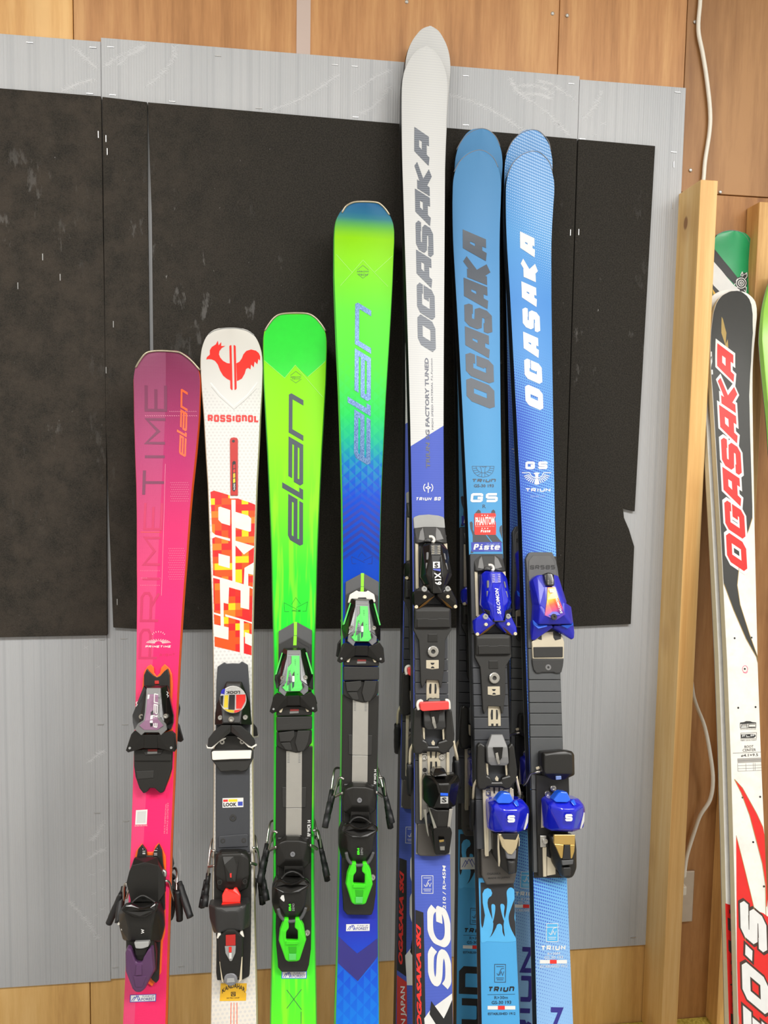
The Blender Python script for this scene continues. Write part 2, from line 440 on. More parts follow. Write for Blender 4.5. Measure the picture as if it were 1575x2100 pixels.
def corrugated(x0, x1, z0, z1, y, label):
    """thin twin-wall sheet with its vertical flutes modelled"""
    bm = bmesh.new(); n = int((x1 - x0) / .0024); th = .004
    top, bot = [], []
    for i in range(n + 1):
        xx = x0 + (x1 - x0) * i / n; yy = y - th + (.00025 if i % 2 else 0)
        top.append(bm.verts.new((xx, yy, z1))); bot.append(bm.verts.new((xx, yy, z0)))
    for i in range(n): bm.faces.new((bot[i], bot[i + 1], top[i + 1], top[i]))
    bt = [bm.verts.new((x0, y, z1)), bm.verts.new((x1, y, z1)), bm.verts.new((x1, y, z0)), bm.verts.new((x0, y, z0))]
    bm.faces.new((bt[0], bt[1], bt[2], bt[3]))
    bm.faces.new([bt[1], bt[0]] + top); bm.faces.new([bt[3], bt[2]] + bot[::-1])
    bm.faces.new((top[0], bt[0], bt[3], bot[0])); bm.faces.new((top[-1], bot[-1], bt[2], bt[1]))
    return tag(from_bm('corrugated_sheet', bm, GREY), label, 'plastic sheet', 'grey plastic sheets stapled to the wall')
sheet_a = corrugated(-1.2, -.3525, .186, 2.0215, 0, 'grey fluted plastic sheet stapled to the wall at the far left of the black mats')
sheet_b = corrugated(-.3515, .5735, .190, 2.0285, -.0004, 'widest grey fluted plastic sheet, stapled to the wall behind the row of skis')
sheet_c = corrugated(.5745, .8, .188, 2.0225, 0, 'narrow grey fluted plastic sheet stapled beside the pine post')
def staple(sheet, px, py, vert=False, Y=-.0046):
    p = at(px, py, Y); bm = bmesh.new(); w, h = (.0006, .006) if vert else (.006, .0006)
    box_bm(bm, (p.x - w, p.y - .0008, p.z - h), (p.x + w, p.y + .0006, p.z + h))
    return from_bm('staple', bm, pol('staple_metal'), sheet)
a_, b_, c_, d_ = Crop(0, 0, .508), Crop(780, 0, .5048), Crop(0, 1180, .438), Crop(1140, 1700, .2762)
for s, c, pts in ((sheet_a, a_, [(375, 192), (362, 378), (120, 172)]),
                  (sheet_b, a_, [(447, 190), (455, 383), (880, 226), (695, 410), (1045, 437), (1352, 262), (1432, 268), (1435, 473)]),
                  (sheet_b, b_, [(347, 308), (347, 508), (775, 340)]),
                  (sheet_c, b_, [(820, 565), (1208, 375), (1192, 618)]),
                  (sheet_a, c_, [(470, 697), (475, 300), (455, 1112)]),
                  (sheet_b, c_, [(580, 296), (585, 698), (588, 1150), (540, 1835), (848, 1830)]),
                  (sheet_b, d_, [(575, 805)])):
    for p in pts: staple(s, *c(p))
for p in ((1192, 668), (1187, 835)): staple(sheet_c, *b_(p), vert=True)

def crease(sheet, crop, pts, w=.0008):
    """whitened kink line pressed into the plastic"""
    rnd = random.Random(len(pts) + int(pts[0][0])); Y = -.00444 if sheet == sheet_b else -.00404
    P = catmull([(p[0], p[1], 0) for p in pts], 14)
    bm = bmesh.new()
    for i, q in enumerate(P):
        c = at(*crop((q[0] + rnd.uniform(-3, 3), q[1] + rnd.uniform(-3, 3))), Y)
        if abs(c.x + .352) < .009 or abs(c.x - .574) < .009: continue      # stop short of the sheet edge
        a = rnd.uniform(.4, 1.0) * (1 if i % 2 else -1); l = rnd.uniform(.0035, .008)
        for k in (0, 1):
            dx, dz = math.cos(a) * l, math.sin(a) * l; c.y -= (i % 12) * 2e-6
            bm.faces.new([bm.verts.new(v) for v in ((c.x - dx, c.y, c.z - dz - w / 2), (c.x + dx, c.y, c.z + dz - w / 2), (c.x + dx, c.y, c.z + dz + w / 2), (c.x - dx, c.y, c.z - dz + w / 2))]); a = -a * .6
    return from_bm('crease', bm, CREASE, sheet)
CREASE = flat('crease_white', (208, 210, 213), .5)
for pts in ([(415, 275), (470, 235), (570, 180)], [(480, 262), (520, 222), (560, 205), (580, 185)], [(590, 350), (650, 300), (700, 235), (705, 190)], [(1090, 448), (1200, 405), (1290, 355), (1370, 300)], [(1430, 375), (1500, 320), (1570, 285)], [(1450, 462), (1520, 420), (1572, 350)]): crease(sheet_b, a_, pts)
for pts in ([(305, 195), (350, 240), (405, 290)], [(255, 368), (310, 340), (405, 315)], [(365, 210), (405, 245)]): crease(sheet_a, a_, pts)
for pts in ([(275, 385), (350, 405), (440, 440), (520, 490), (585, 535)], [(530, 320), (555, 370), (600, 400), (690, 470), (765, 548)], [(640, 330), (700, 345), (790, 405)], [(560, 345), (640, 350), (700, 380)], [(580, 380), (650, 385), (690, 400)]): crease(sheet_b, b_, pts)
for pts in ([(810, 500), (850, 470)], [(870, 550), (905, 500)], [(900, 370), (870, 430), (820, 490)]): crease(sheet_c, b_, pts)
for pts in ([(420, 870), (470, 830), (510, 810)], [(330, 1530), (400, 1610), (460, 1700)], [(430, 1240), (470, 1190), (515, 1090)], [(420, 1320), (470, 1290), (515, 1280)], [(430, 1400), (480, 1380)], [(440, 1490), (480, 1470)], [(450, 1590), (480, 1560)], [(400, 340), (450, 300)], [(460, 430), (505, 400)]): crease(sheet_a, c_, pts, .0008)

def mat_piece(poly, label, d=.007):
    """flat felt mat cut to a polygon of (x, z), hung on the sheets"""
    bm = bmesh.new(); y1, y0 = -.0052, -.0052 - d
    fr = [bm.verts.new((p[0], y0, p[1])) for p in poly]; bk = [bm.verts.new((p[0], y1, p[1])) for p in poly]
    bm.faces.new(fr); bm.faces.new(bk[::-1]); n = len(poly)
    for i in range(n): bm.faces.new((fr[i], fr[(i + 1) % n], bk[(i + 1) % n], bk[i]))
    return tag(bevel(from_bm('black_mat', bm, FELT), .0012, 2), label, 'mat', 'black felt mats hung on the grey sheets')
def xz(px, py, Y=-.012):
    p = at(px, py, Y); return (p.x, p.z)
m1 = mat_piece([(-1.2, .897), xz(220, 1303), xz(218, 900), xz(207, 197), (-1.2, 1.9275)], 'black felt mat at the far left edge of the padded wall')
m2 = mat_piece([xz(232, 1287), (-.2665, .913), (-.2663, 1.45), xz(303, 420), xz(301.5, 209), xz(209.5, 198), xz(217, 870), xz(224, 1080)], 'narrow black felt mat between two pale gaps, left of the pink ski top')
m3 = mat_piece([(-.2632, .913), (.5742, .909), xz(1184, 284.5), xz(303, 209.3), xz(311, 440), xz(314, 722)], 'widest black felt mat, behind the row of skis')
m4 = mat_piece([(.5752, .909), xz(1294, 1280), xz(1301, 1121), xz(1290, 1085), xz(1280, 1062), xz(1278, 1042), xz(1285, 1045), xz(1302, 1049), xz(1344, 299), xz(1186, 285)], 'black felt mat with a torn notch in its right edge')
for p in ((397, 543), (428, 560), (433, 612)): staple(m2, *a_(p), vert=True, Y=-.0122)
e_ = Crop(0, 400, .438)
for p in ((282, 385), (84, 425), (200, 290)): staple(m1, *e_(p), vert=True, Y=-.0122)
for p in ((531, 605), (497, 820), (549, 1905)): staple(m2, *e_(p), vert=True, Y=-.0122)
for p in ((772, 945), (806, 943)): staple(m3 if p[0] < 790 else m4, *b_(p), vert=True, Y=-.0122)

# pale tape over the plywood joint
bm = bmesh.new(); box_bm(bm, (.009, -.0008, 2.02), (.0355, .0004, 2.7))
N = NT('tape'); TAPE = N.done(lin((196, 176, 166)), .5)
tag(from_bm('joint_tape', bm, TAPE), 'pale pinkish tape strip running up the plywood above the grey sheet', 'tape')

# timber posts of the rack
def post(x0, x1, y0, y1, z1, mat, label, side=None):
    bm = bmesh.new(); n = 24
    box_bm(bm, (x0, y0, .0062), (x1, y1, z1))
    o = from_bm('timber_post', bm, mat)
    o.data.materials.append(side or mat)
    for p in o.data.polygons:
        if abs(p.normal.x) > .9: p.material_index = 1
    return tag(bevel(o, .0015, 2), label, 'post', 'timber posts against the plywood wall')
post(.7955, .8315, -.0885, -.0006, 1.812, PINE, 'tall pale pine post standing in front of the grey sheet edge, white cable above it', side=PINE2)
post(.9485, .9765, -.045, -.0006, 1.792, PINE3, 'shorter brown timber post behind the green ski tip, screw near its top')

# white power cable, outlet
cpts = [(1437, -60, .006), (1436, 0, .006), (1432, 60, .006), (1441, 110, .006), (1449, 160, .006), (1456, 225, .006), (1455, 270, .006), (1446, 330, .006), (1442, 375, .006)]
P = [at(x, y, -d) for x, y, d in cpts]
low = [(1418, 1395, .010), (1426, 1440, .016), (1445, 1490, .03), (1457, 1550, .034), (1462, 1600, .03), (1456, 1640, .022), (1436, 1672, .014), (1424, 1705, .01), (1410, 1750, .01), (1405, 1778, .016), (1403, 1800, .022)]
Q = [at(x, y, -d) for x, y, d in low]
for q in Q: q.x = max(q.x, .8375)
mid = [Vector((.836, -.008, 1.75)), Vector((.838, -.008, 1.45)), Vector((.838, -.008, 1.0))]
bm = bmesh.new(); tube_bm(bm, catmull(P + mid + Q, 5), .0042, 8)
cable = tag(from_bm('power_cable', bm, pol('cable_white'), smooth=True), 'white power cable hanging down the plywood and behind the pine post to the outlet', 'cable')
flat('outlet_plate', (205, 190, 172), .3, metal=.7)
c1, c2 = at(1396, 1787, -.006), at(1420, 1890, -.006)
out = bevel(solid('wall_outlet', (.833, -.007, c2.z), (c2.x, .0, c1.z), pol('outlet_plate')), .002, 2)
tag(out, 'metal plate wall outlet half hidden behind the pine post', 'outlet')
g1, g2 = at(1398, 1812, -.012), at(1409, 1835, -.02)
plug = bevel(solid('plug', (.8335, -.024, g2.z), (g2.x - .003, -.0065, g1.z), pol('cable_white'), cable), .003, 2)
plug['label'] = 'white plug pushed into the outlet'

# ------------------------------------------------------------------ skis
def grad_mat(name, stops, rough=.3, coat=.25, extra=None, spec=.14):
    """topsheet colour running along the ski (object y)"""
    N = NT(name); vec, x, y, z = N.obj()
    c = N.ramp(y, stops, 0.0, 2.2)
    if extra: c = extra(N, c, vec, x, y)
    return N.done(c, .46, 0, 0, spec)
class Ski:
    def __init__(s, label, P1, P2, Yb, rows, th=13.0, curl=(.15, .03), group=None, flip=None):
        A = at(P1[0], P1[1], P1[2])
        nn = ray(P1[0], P1[1]).cross(ray(P2[0], P2[1]))
        bx = CAM.x - (nn.y * (Yb - CAM.y) + nn.z * (0.0 - CAM.z)) / nn.x
        B = Vector((bx, Yb, 0.0)); u = (A - B).normalized()
        v = (Vector((1, 0, 0)) - u * u.x).normalized(); n = v.cross(u)
        s.M = Matrix(((v.x, u.x, n.x, B.x), (v.y, u.y, n.y, B.y), (v.z, u.z, n.z, B.z), (0, 0, 0, 1)))
        s.I = s.M.inverted(); s.th = th / 1000.0
        s.root = bpy.data.objects.new('ski', None); COL.objects.link(s.root); s.root.empty_display_size = .05
        s.root.matrix_world = s.M
        tag(s.root, label, 'ski', group or 'skis leaning on the padded wall')
        s.yc = 9.0; s.cl, s.K = curl
        for k in range(4):
            L = s.p(((rows[0][1] + rows[0][2]) / 2, rows[0][0]))[1]; s.L = L; s.yc = L - s.cl
        R = []
        for py, l, r in rows:
            a, b = s.p((l, py)), s.p((r, py))
            R.append(((a[1] + b[1]) / 2, (b[0] - a[0]) / 2))
        R.append((.008, R[-1][1] * 1.07)); R.sort(); s.R = R
    def zt(s, y): return s.K * ((y - s.yc) / s.cl) ** 2 if y > s.yc else 0.0
    def p(s, q, h=0.0):
        """photo pixel -> (x, y, z) on the topsheet raised by h millimetres, in the ski's own frame"""
        o = s.I @ CAM; d = s.I.to_3x3() @ ray(q[0], q[1]); y = 0.0; h = h / 1000.0
        for k in range(6):
            zz = s.zt(y) + h; t = (zz - o.z) / d.z; y = o.y + d.y * t
        return (o.x + d.x * t, y, s.zt(y) + h)
    def hw(s, y):
        R = s.R
        if y <= R[0][0]: return R[0][1]
        for i in range(len(R) - 1):
            if y <= R[i + 1][0]:
                a, b = R[i], R[i + 1]; t = (y - a[0]) / max(1e-9, b[0] - a[0])
                return math.sqrt(a[1] ** 2 + (b[1] ** 2 - a[1] ** 2) * t)
        return R[-1][1]
    def body(s, top, side, base):
        ys = [.008]
        y = .008
        while y < s.yc - .02: ys.append(y); y += .03
        while y < s.L - .02: ys.append(y); y += .006
        while y < s.L - .0002: ys.append(y); y += max(.0006, (s.L - y) * .25)
        ys.append(s.L); ys = sorted(set(ys))
        bt, bs = bmesh.new(), bmesh.new(); pt = ps = None
        for y in ys:
            w = s.hw(y); z = s.zt(y); f = min(1.0, max(0.0, (s.L - y) / .18)); th = .0055 + (s.th - .0055) * (f ** .7)
            e = min(.0016, w * .4)
            row = [bt.verts.new(q) for q in ((-w, y, z - .0009), (-w + e, y, z), (0, y, z), (w - e, y, z), (w, y, z - .0009))]
            wb = w + min(.0022, th * .16)
            rs = [bs.verts.new(q) for q in ((-w, y, z - .0009), (-wb, y, z - th + .0018), (-wb, y, z - th), (wb, y, z - th), (wb, y, z - th + .0018), (w, y, z - .0009))]
            if pt:
                for i in range(4): bt.faces.new((pt[i], pt[i + 1], row[i + 1], row[i]))
                for i in range(5): f_ = bs.faces.new((ps[i], ps[i + 1], rs[i + 1], rs[i])); f_.material_index = (0, 2, 1, 2, 0)[i]
            else: bs.faces.new(rs[::-1])
            pt, ps = row, rs
        bs.faces.new(ps)
        s.top = from_bm('topsheet', bt, top, s.root, smooth=True)
        s.core = from_bm('sidewall', bs, side, s.root)
        s.core.data.materials.append(base); s.core.data.materials.append(pol('edge_steel'))
        return s
    # --- flat print
    def print_bm(s, tris3, lift):
        bm = bmesh.new()
        for i, poly in enumerate(tris3):      # a few microns between strokes keeps overlaps from shading one another
            try: bm.faces.new([bm.verts.new((q[0], q[1], (i % 16) * 1.2e-5)) for q in poly])
            except ValueError: pass
        bmesh.ops.triangulate(bm, faces=bm.faces[:])
        ym = max((v.co.y for v in bm.verts), default=0)
        y = s.yc
        while y < ym:
            bmesh.ops.bisect_plane(bm, geom=bm.verts[:] + bm.edges[:] + bm.faces[:], plane_co=(0, y, 0), plane_no=(0, 1, 0)); y += .008
        if any(abs(v.co.x) > s.hw(v.co.y) for v in bm.verts):      # print stops at the edge of the ski
            y0, y1 = min(v.co.y for v in bm.verts), max(v.co.y for v in bm.verts); k = max(2, int((y1 - y0) / .012))
            for i in range(1, k):
                bmesh.ops.bisect_plane(bm, geom=bm.verts[:] + bm.edges[:] + bm.faces[:], plane_co=(0, y0 + (y1 - y0) * i / k, 0), plane_no=(0, 1, 0))
            for v in bm.verts:
                w = s.hw(v.co.y) - .0006; v.co.x = max(-w, min(w, v.co.x))
        for v in bm.verts: v.co.z += s.zt(v.co.y) + lift / 1000.0
        for f in bm.faces:
            f.normal_update()
            if f.normal.z < 0: f.normal_flip()
        return bm
    def decal(s, name, mat, crop, polys, h=.35, parent=None, label=None):
        bm = s.print_bm([[s.p(crop(q), h)[:2] for q in poly] for poly in polys], h)
        me = bpy.data.meshes.new(name); bm.to_mesh(me); bm.free()
        o = link(name, me, mat, parent or s.root)
        if label: o['label'] = label
        return o
    def quad(s, crop, bl, br, tl, h, unit, bend=0.0):
        a, b, c = (Vector(s.p(crop(q), h)[:2]) for q in (bl, br, tl))
        ex, ey = b - a, c - a
        def f(q):
            vv = q[1] + bend * (1 - (2 * q[0] - 1) ** 2)
            r = a + ex * q[0] + ey * vv; return (r.x, r.y)
        return [[f(q) for q in poly] for poly in unit], ex.length, ey.length
    def aspect(s, crop, bl, br, tl):
        a, b, c = (Vector(s.p(crop(q))[:2]) for q in (bl, br, tl)); ex = b - a
        n = Vector((-ex.y, ex.x)).normalized()
        return ex.length / max(1e-6, abs((c - a).dot(n)))
    def word(s, string, mat, crop, bl, br, tl, t=.22, gap=.16, h=.4, name='lettering', parent=None, k=1.0, smooth=0, grow=0.0):
        asp = s.aspect(crop, bl, br, tl)
        polys, _, _ = s.quad(crop, bl, br, tl, h, word_polys(string, asp, t, gap, k, smooth, grow))
        me = bpy.data.meshes.new(name); bm = s.print_bm(polys, h); bm.to_mesh(me); bm.free()
        return link(name, me, mat, parent or s.root)
    def elan(s, mat, crop, bl, br, tl, t=.25, h=.4, parent=None, k=1.5):
        unit = [[(p[0] * k / 9.85, p[1]) for p in q] for path in ELAN for q in stroke_quads([(a / k, b) for a, b in path], t)]
        polys, _, _ = s.quad(crop, bl, br, tl, h, unit)
        me = bpy.data.meshes.new('lettering'); bm = s.print_bm(polys, h); bm.to_mesh(me); bm.free()
        return link('lettering', me, mat, parent or s.root)
    def text(s, string, mat, crop, bl, br, tl, bold=0.0, h=.4, bend=0.0, parent=None):
        polys, _, _ = s.quad(crop, bl, br, tl, h, font_tris(string, bold), bend)
        me = bpy.data.meshes.new('lettering'); bm = s.print_bm(polys, h); bm.to_mesh(me); bm.free()
        return link('lettering', me, mat, parent or s.root)
    def lines(s, name, mat, crop, paths, w, h=.4, parent=None):
        """thin printed strokes, w in millimetres"""
        polys = []
        for path in paths: polys += stroke_quads([s.p(crop(q), h)[:2] for q in path], w / 1000.0)
        me = bpy.data.meshes.new(name); bm = s.print_bm(polys, h); bm.to_mesh(me); bm.free()
        return link(name, me, mat, parent or s.root)
    # --- solid fittings
    def P3(s, crop, q, h=0.0): return Vector(s.p(crop(q[:2]), q[2] if len(q) > 2 else h))
    def pr(s, name, mat, crop, pts, top, d, parent=None, bev=.0008, flare=0.0, label=None):
        """plate: outline traced at its top face (mm above the topsheet), d mm thick"""
        T = [s.P3(crop, q, top) for q in pts]; n = len(T)
        c = sum(T, Vector()) / n
        bm = bmesh.new(); tv = [bm.verts.new(q) for q in T]
        bv = [bm.verts.new((q.x + (q.x - c.x) * flare, q.y + (q.y - c.y) * flare, q.z - d / 1000.0)) for q in T]
        bm.faces.new(tv); bm.faces.new(bv[::-1])
        for i in range(n): bm.faces.new((tv[i], bv[i], bv[(i + 1) % n], tv[(i + 1) % n]))
        o = from_bm(name, bm, mat, parent or s.root)
        if bev: bevel(o, bev)
        if label: o['label'] = label
        return o
    def hu(s, name, mat, crop, pts, base, parent=None, bev=.0014, label=None, smooth=False):
        """moulded housing: convex shell over points (x, y, mm) dropped to a foot at `base` mm"""
        T = [s.P3(crop, q) for q in pts]
        bm = bmesh.new()
        for q in T: bm.verts.new(q)
        if base is not None:
            for q in T:
                if q.z > base / 1000.0 + 1e-4: bm.verts.new((q.x, q.y, base / 1000.0))
        r = bmesh.ops.convex_hull(bm, input=bm.verts[:])
        dead = [g for g in r['geom_interior'] if isinstance(g, bmesh.types.BMVert)]
        bmesh.ops.delete(bm, geom=dead, context='VERTS')
        loose = [v for v in bm.verts if not v.link_faces]
        bmesh.ops.delete(bm, geom=loose, context='VERTS')
        bmesh.ops.dissolve_limit(bm, angle_limit=math.radians(3), verts=bm.verts[:], edges=bm.edges[:])
        o = from_bm(name, bm, mat, parent or s.root)
        if bev: bevel(o, bev, 3, 12)
        if label: o['label'] = label
        return o
    def tu(s, name, mat, crop, pts, r, parent=None, n=5, seg=8, label=None):
        P = catmull([s.P3(crop, q) for q in pts], n)
        if isinstance(r, (list, tuple)):
            m = len(P); rr = [r[min(len(r) - 1, int(i / max(1, m - 1) * (len(r) - 1) + .5))] / 1000.0 for i in range(m)]
        else: rr = r / 1000.0
        bm = bmesh.new(); tube_bm(bm, P, rr, seg)
        o = from_bm(name, bm, mat, parent or s.root, smooth=True)
        if label: o['label'] = label
        return o
    def screw(s, crop, x, y, h, r, mat=None, parent=None, name='screw', depth=6.0):
        c = s.P3(crop, (x, y, h)); r /= 1000.0; n = 14; bm = bmesh.new(); rings = []
        for rr, dz in ((r, -depth / 1000), (r, -.0006), (r * .86, 0), (r * .42, 0), (r * .3, -r * .35)):
            rings.append([bm.verts.new((c.x + rr * math.cos(2 * math.pi * k / n), c.y + rr * math.sin(2 * math.pi * k / n), c.z + dz)) for k in range(n)])
        for a, b in zip(rings, rings[1:]):
            for k in range(n): bm.faces.new((a[k], a[(k + 1) % n], b[(k + 1) % n], b[k]))
        bm.faces.new(rings[-1])
        return from_bm(name, bm, mat or pol('steel'), parent or s.root)
    def dot(s, name, mat, crop, x, y, r, h=.4, parent=None):
        c = s.p(crop((x, y)), h); r /= 1000.0
        bm = s.print_bm([[(c[0] + r * math.cos(k * math.pi / 6), c[1] + r * math.sin(k * math.pi / 6)) for k in range(12)]], h)
        me = bpy.data.meshes.new(name); bm.to_mesh(me); bm.free()
        return link(name, me, mat, parent or s.root)
    def brake(s, wire_mat, crop, wire, tip, rw=2.2, rt=(4.4, 5.4, 5.8, 5.4), cap=True):
        w = s.tu('brake_arm', wire_mat, crop, wire, rw)
        s.tu('brake_tip', pol('rubber'), crop, tip, list(rt), parent=w, seg=10)
        return w
def stepped_tip(S, crop, pts, parent):
    """ribbed plastic end of a brake arm: three sleeves stepping down its length"""
    A, B = Vector(pts[0]), Vector(pts[1])
    for i, (a, b, r) in enumerate(((0, .36, 4.2), (.34, .7, 4.9), (.66, 1, 5.6))):
        S.tu('brake_tip', pol('rubber'), crop, [A.lerp(B, a), A.lerp(B, b)], r, parent=parent, n=1, seg=6)
def copy_obj(o, parent, shift=None, swap=None):
    c = o.copy(); COL.objects.link(c); c.parent = parent
    if shift is not None: c.matrix_basis = Matrix.Translation(shift) @ o.matrix_basis
    if swap:
        for sl in c.material_slots:
            if sl.material and sl.material.name in swap:
                m = swap[sl.material.name]; sl.link = 'OBJECT'; sl.material = MC[m] if isinstance(m, str) else m
    for ch in o.children: copy_obj(ch, c, None, swap)
    return c
def copy_ski(S, label, matrix, skip=(), swap=None):
    r = S.root.copy(); COL.objects.link(r); r.matrix_world = matrix; r['label'] = label
    for ch in list(S.root.children):
        if ch.name.split('.')[0] in skip: continue
        copy_obj(ch, r, None, swap)
    return r
def back_to_back(S, label, dx=0.0, dy=.009, gap=.001):
    """the other ski of a pair, bases together, so it shows its base edge and faces the wall"""
    T = Matrix(((-1, 0, 0, dx), (0, 1, 0, dy), (0, 0, -1, -2 * S.th - gap), (0, 0, 0, 1)))
    return copy_ski(S, label, S.M @ T, skip=('lettering', 'logo', 'sticker', 'print', 'mosaic'))
def frame_of(P1, P2, Yb):
    A = at(*P1); nn = ray(P1[0], P1[1]).cross(ray(P2[0], P2[1]))
    bx = CAM.x - (nn.y * (Yb - CAM.y) + nn.z * (0.0 - CAM.z)) / nn.x
    B = Vector((bx, Yb, 0.0)); u = (A - B).normalized(); v = (Vector((1, 0, 0)) - u * u.x).normalized(); n = v.cross(u)
    return Matrix(((v.x, u.x, n.x, B.x), (v.y, u.y, n.y, B.y), (v.z, u.z, n.z, B.z), (0, 0, 0, 1)))
def forest_sticker(S, crop, bl, br, tl, border='royal_print', h=.35):
    tr = (br[0] + tl[0] - bl[0], br[1] + tl[1] - bl[1])
    o = S.decal('sticker', pol(border), crop, [[bl, br, tr, tl]], h, label='white shop sticker with blue mountain mark')
    def L(u, v): return (bl[0] + (br[0] - bl[0]) * u + (tl[0] - bl[0]) * v, bl[1] + (br[1] - bl[1]) * u + (tl[1] - bl[1]) * v)
    S.decal('sticker_face', pol('white_print'), crop, [[L(.03, .08), L(.97, .08), L(.97, .92), L(.03, .92)]], h + .15, parent=o)
    S.lines('logo', pol('royal_print'), crop, [[L(.06, .15), L(.17, .7), L(.22, .5)], [L(.14, .15), L(.25, .85), L(.33, .15)], [L(.26, .6), L(.31, .85), L(.41, .15)], [L(.33, .15), L(.37, .5)]], .9, h + .3, parent=o)
    S.text('FOREST', pol('navy_print'), crop, L(.44, .16), L(.94, .16), L(.44, .54), .012, h + .3, parent=o)
    S.text('TUNE UP', pol('navy_print'), crop, L(.46, .64), L(.92, .64), L(.46, .84), .0, h + .3, parent=o)
    return o
def fis_box(S, crop, x0, y0, x1, y1, mat, fill=None, h=.4):
    """printed approval mark: framed box with a winged swoosh and two lines of type"""
    w, t = x1 - x0, y1 - y0
    if fill: S.decal('print', fill, crop, [[(x0, y0), (x1, y0), (x1, y1), (x0, y1)]], h - .1)
    L = [[(x0, y0), (x1, y0), (x1, y1), (x0, y1), (x0, y0)], [(x0, y0 + .2 * t), (x1, y0 + .2 * t)] if fill else [(x0 + .15 * w, y0 + .12 * t), (x1 - .15 * w, y0 + .12 * t)],
         [(x0 + .2 * w, y0 + .5 * t), (x0 + .35 * w, y0 + .62 * t), (x0 + .6 * w, y0 + .25 * t), (x0 + .85 * w, y0 + .22 * t)],
         [(x0 + .45 * w, y0 + .62 * t), (x0 + .6 * w, y0 + .4 * t), (x0 + .72 * w, y0 + .62 * t), (x0 + .85 * w, y0 + .4 * t)],
         [(x0 + .15 * w, y0 + .76 * t), (x1 - .15 * w, y0 + .76 * t)], [(x0 + .2 * w, y0 + .86 * t), (x1 - .2 * w, y0 + .86 * t)]]
    return S.lines('logo', mat, crop, L, .8, h)
c7 = Crop(240, 600, 460 / 1271.0)      # photo crops the outlines were read from
c8 = Crop(660, 380, 500 / 1312.0)
cA = Crop(240, 1350, 160 / 1159.0); cB = Crop(200, 1720, 200 / 1235.0)
cC = Crop(400, 1340, 160 / 1244.0); cD = Crop(400, 1720, 160 / 988.0)
cE = Crop(540, 1270, 140 / 1050.0); cF = Crop(530, 1680, 160 / 988.0)
cG = Crop(670, 1160, 150 / 1016.0); cH = Crop(660, 1580, 170 / 1020.0)
c1 = Crop(200, 1340, 340 / 939.0); c2 = Crop(520, 1160, 310 / 693.0)
cP = Crop(260, 700, 170 / 541.0); cR = Crop(400, 660, 160 / 960.0); cQ = Crop(420, 1000, 120 / 700.0)
SB, GB, MB, DG = pol('satin_black'), pol('gloss_black'), pol('matt_black'), pol('dark_grey')

# ================================================================== pink ski
pink_rows = [(718, 318, 362), (722, 308, 374), (730, 297, 389), (743, 287, 402), (757, 278.5, 409), (775, 276, 412), (790, 276, 412), (853, 277, 410),
             (926, 279, 403), (998, 280.5, 394), (1071, 282, 388), (1143, 282, 383), (1215, 281.6, 376), (1288, 281, 371), (1358, 280, 367),
             (1449, 277, 361), (1557, 274, 357), (1648, 271, 353), (1720, 269, 350), (1955, 258, 342), (2082, 250.7, 337)]
def pink_extra(N, c, vec, x, y):
    left = sstep(N, N.ma('ADD', x, N.ma('MULTIPLY', N.ma('SUBTRACT', y, 1.5), -.012)), -.001, -.002)
    c = N.mix(N.ma('MULTIPLY', left, .22), c, lin((178, 120, 150)))
    mp = N.n('ShaderNodeMapping'); mp.inputs['Scale'].default_value = (1, 1.6, 1); N.t.links.new(vec, mp.inputs[0])
    vo = N.n('ShaderNodeTexVoronoi'); vo.inputs['Scale'].default_value = 330; vo.inputs['Randomness'].default_value = .2
    N.t.links.new(mp.outputs[0], vo.inputs['Vector'])
    N.bump(vo.outputs['Distance'], .35, .0006)
    return c
S = Ski('pink ski with a purple tip and black binding, leftmost of the row', (344, 800, -.101), (296, 2090), -.54, pink_rows)
def Y(S, py):
    for a, b in zip(S.rows, S.rows[1:]):
        if a[0] <= py <= b[0]:
            t = (py - a[0]) / (b[0] - a[0]); m = (a[1] + a[2]) / 2 * (1 - t) + (b[1] + b[2]) / 2 * t
            return S.p((m, py))[1]
    m = (S.rows[-1][1] + S.rows[-1][2]) / 2
    return S.p((m, py))[1]
S.rows = pink_rows
S.body(grad_mat('pink_topsheet', [(Y(S, 718), (118, 50, 80)), (Y(S, 790), (138, 54, 92)), (Y(S, 930), (178, 52, 108)), (Y(S, 1090), (216, 54, 112)), (Y(S, 1250), (246, 52, 118)), (Y(S, 1420), (250, 46, 106)), (Y(S, 1700), (246, 44, 108)), (Y(S, 2090), (224, 48, 100))], .32, .3, pink_extra), pol('side_orange'), pol('base_black'))
PK = S
S.tu('tip_guard', pol('tip_metal'), cP, [(58, 172, 0), (85, 125, .5), (120, 82, .5), (160, 66, .5), (230, 62, .5), (320, 68, .5), (360, 80, .5), (420, 125, .5), (476, 188, 0)], 1.9, label='metal tip guard')
PRT = flat('primetime_print', (122, 46, 84), .5); PRT2 = flat('primetime_pink', (206, 44, 98), .5)
S.word('PRIME', PRT2, cP, (205, 2075), (238, 1050), (75, 2075), .13, .35, .3)
S.word('TIME', PRT, cP, (250, 1010), (262, 280), (100, 1010), .13, .3, .3)
S.elan(pol('orange_print'), cP, (386, 757), (398, 342), (340, 730), .25, .4)
def tick_rows(S, crop, x0, x1, y0, y1, nx, ny, mat, w=.5):
    L = []
    for j in range(ny):
        for i in range(nx):
            x = x0 + (x1 - x0) * (i + .5 * (j % 2)) / nx; y = y0 + (y1 - y0) * j / max(1, ny - 1)
            L.append([(x, y), (x + (x1 - x0) / nx * .55, y + 4)])
    S.lines('print', mat, crop, L, w, .35)
PKL = flat('pale_pink_print', (238, 150, 178), .45)
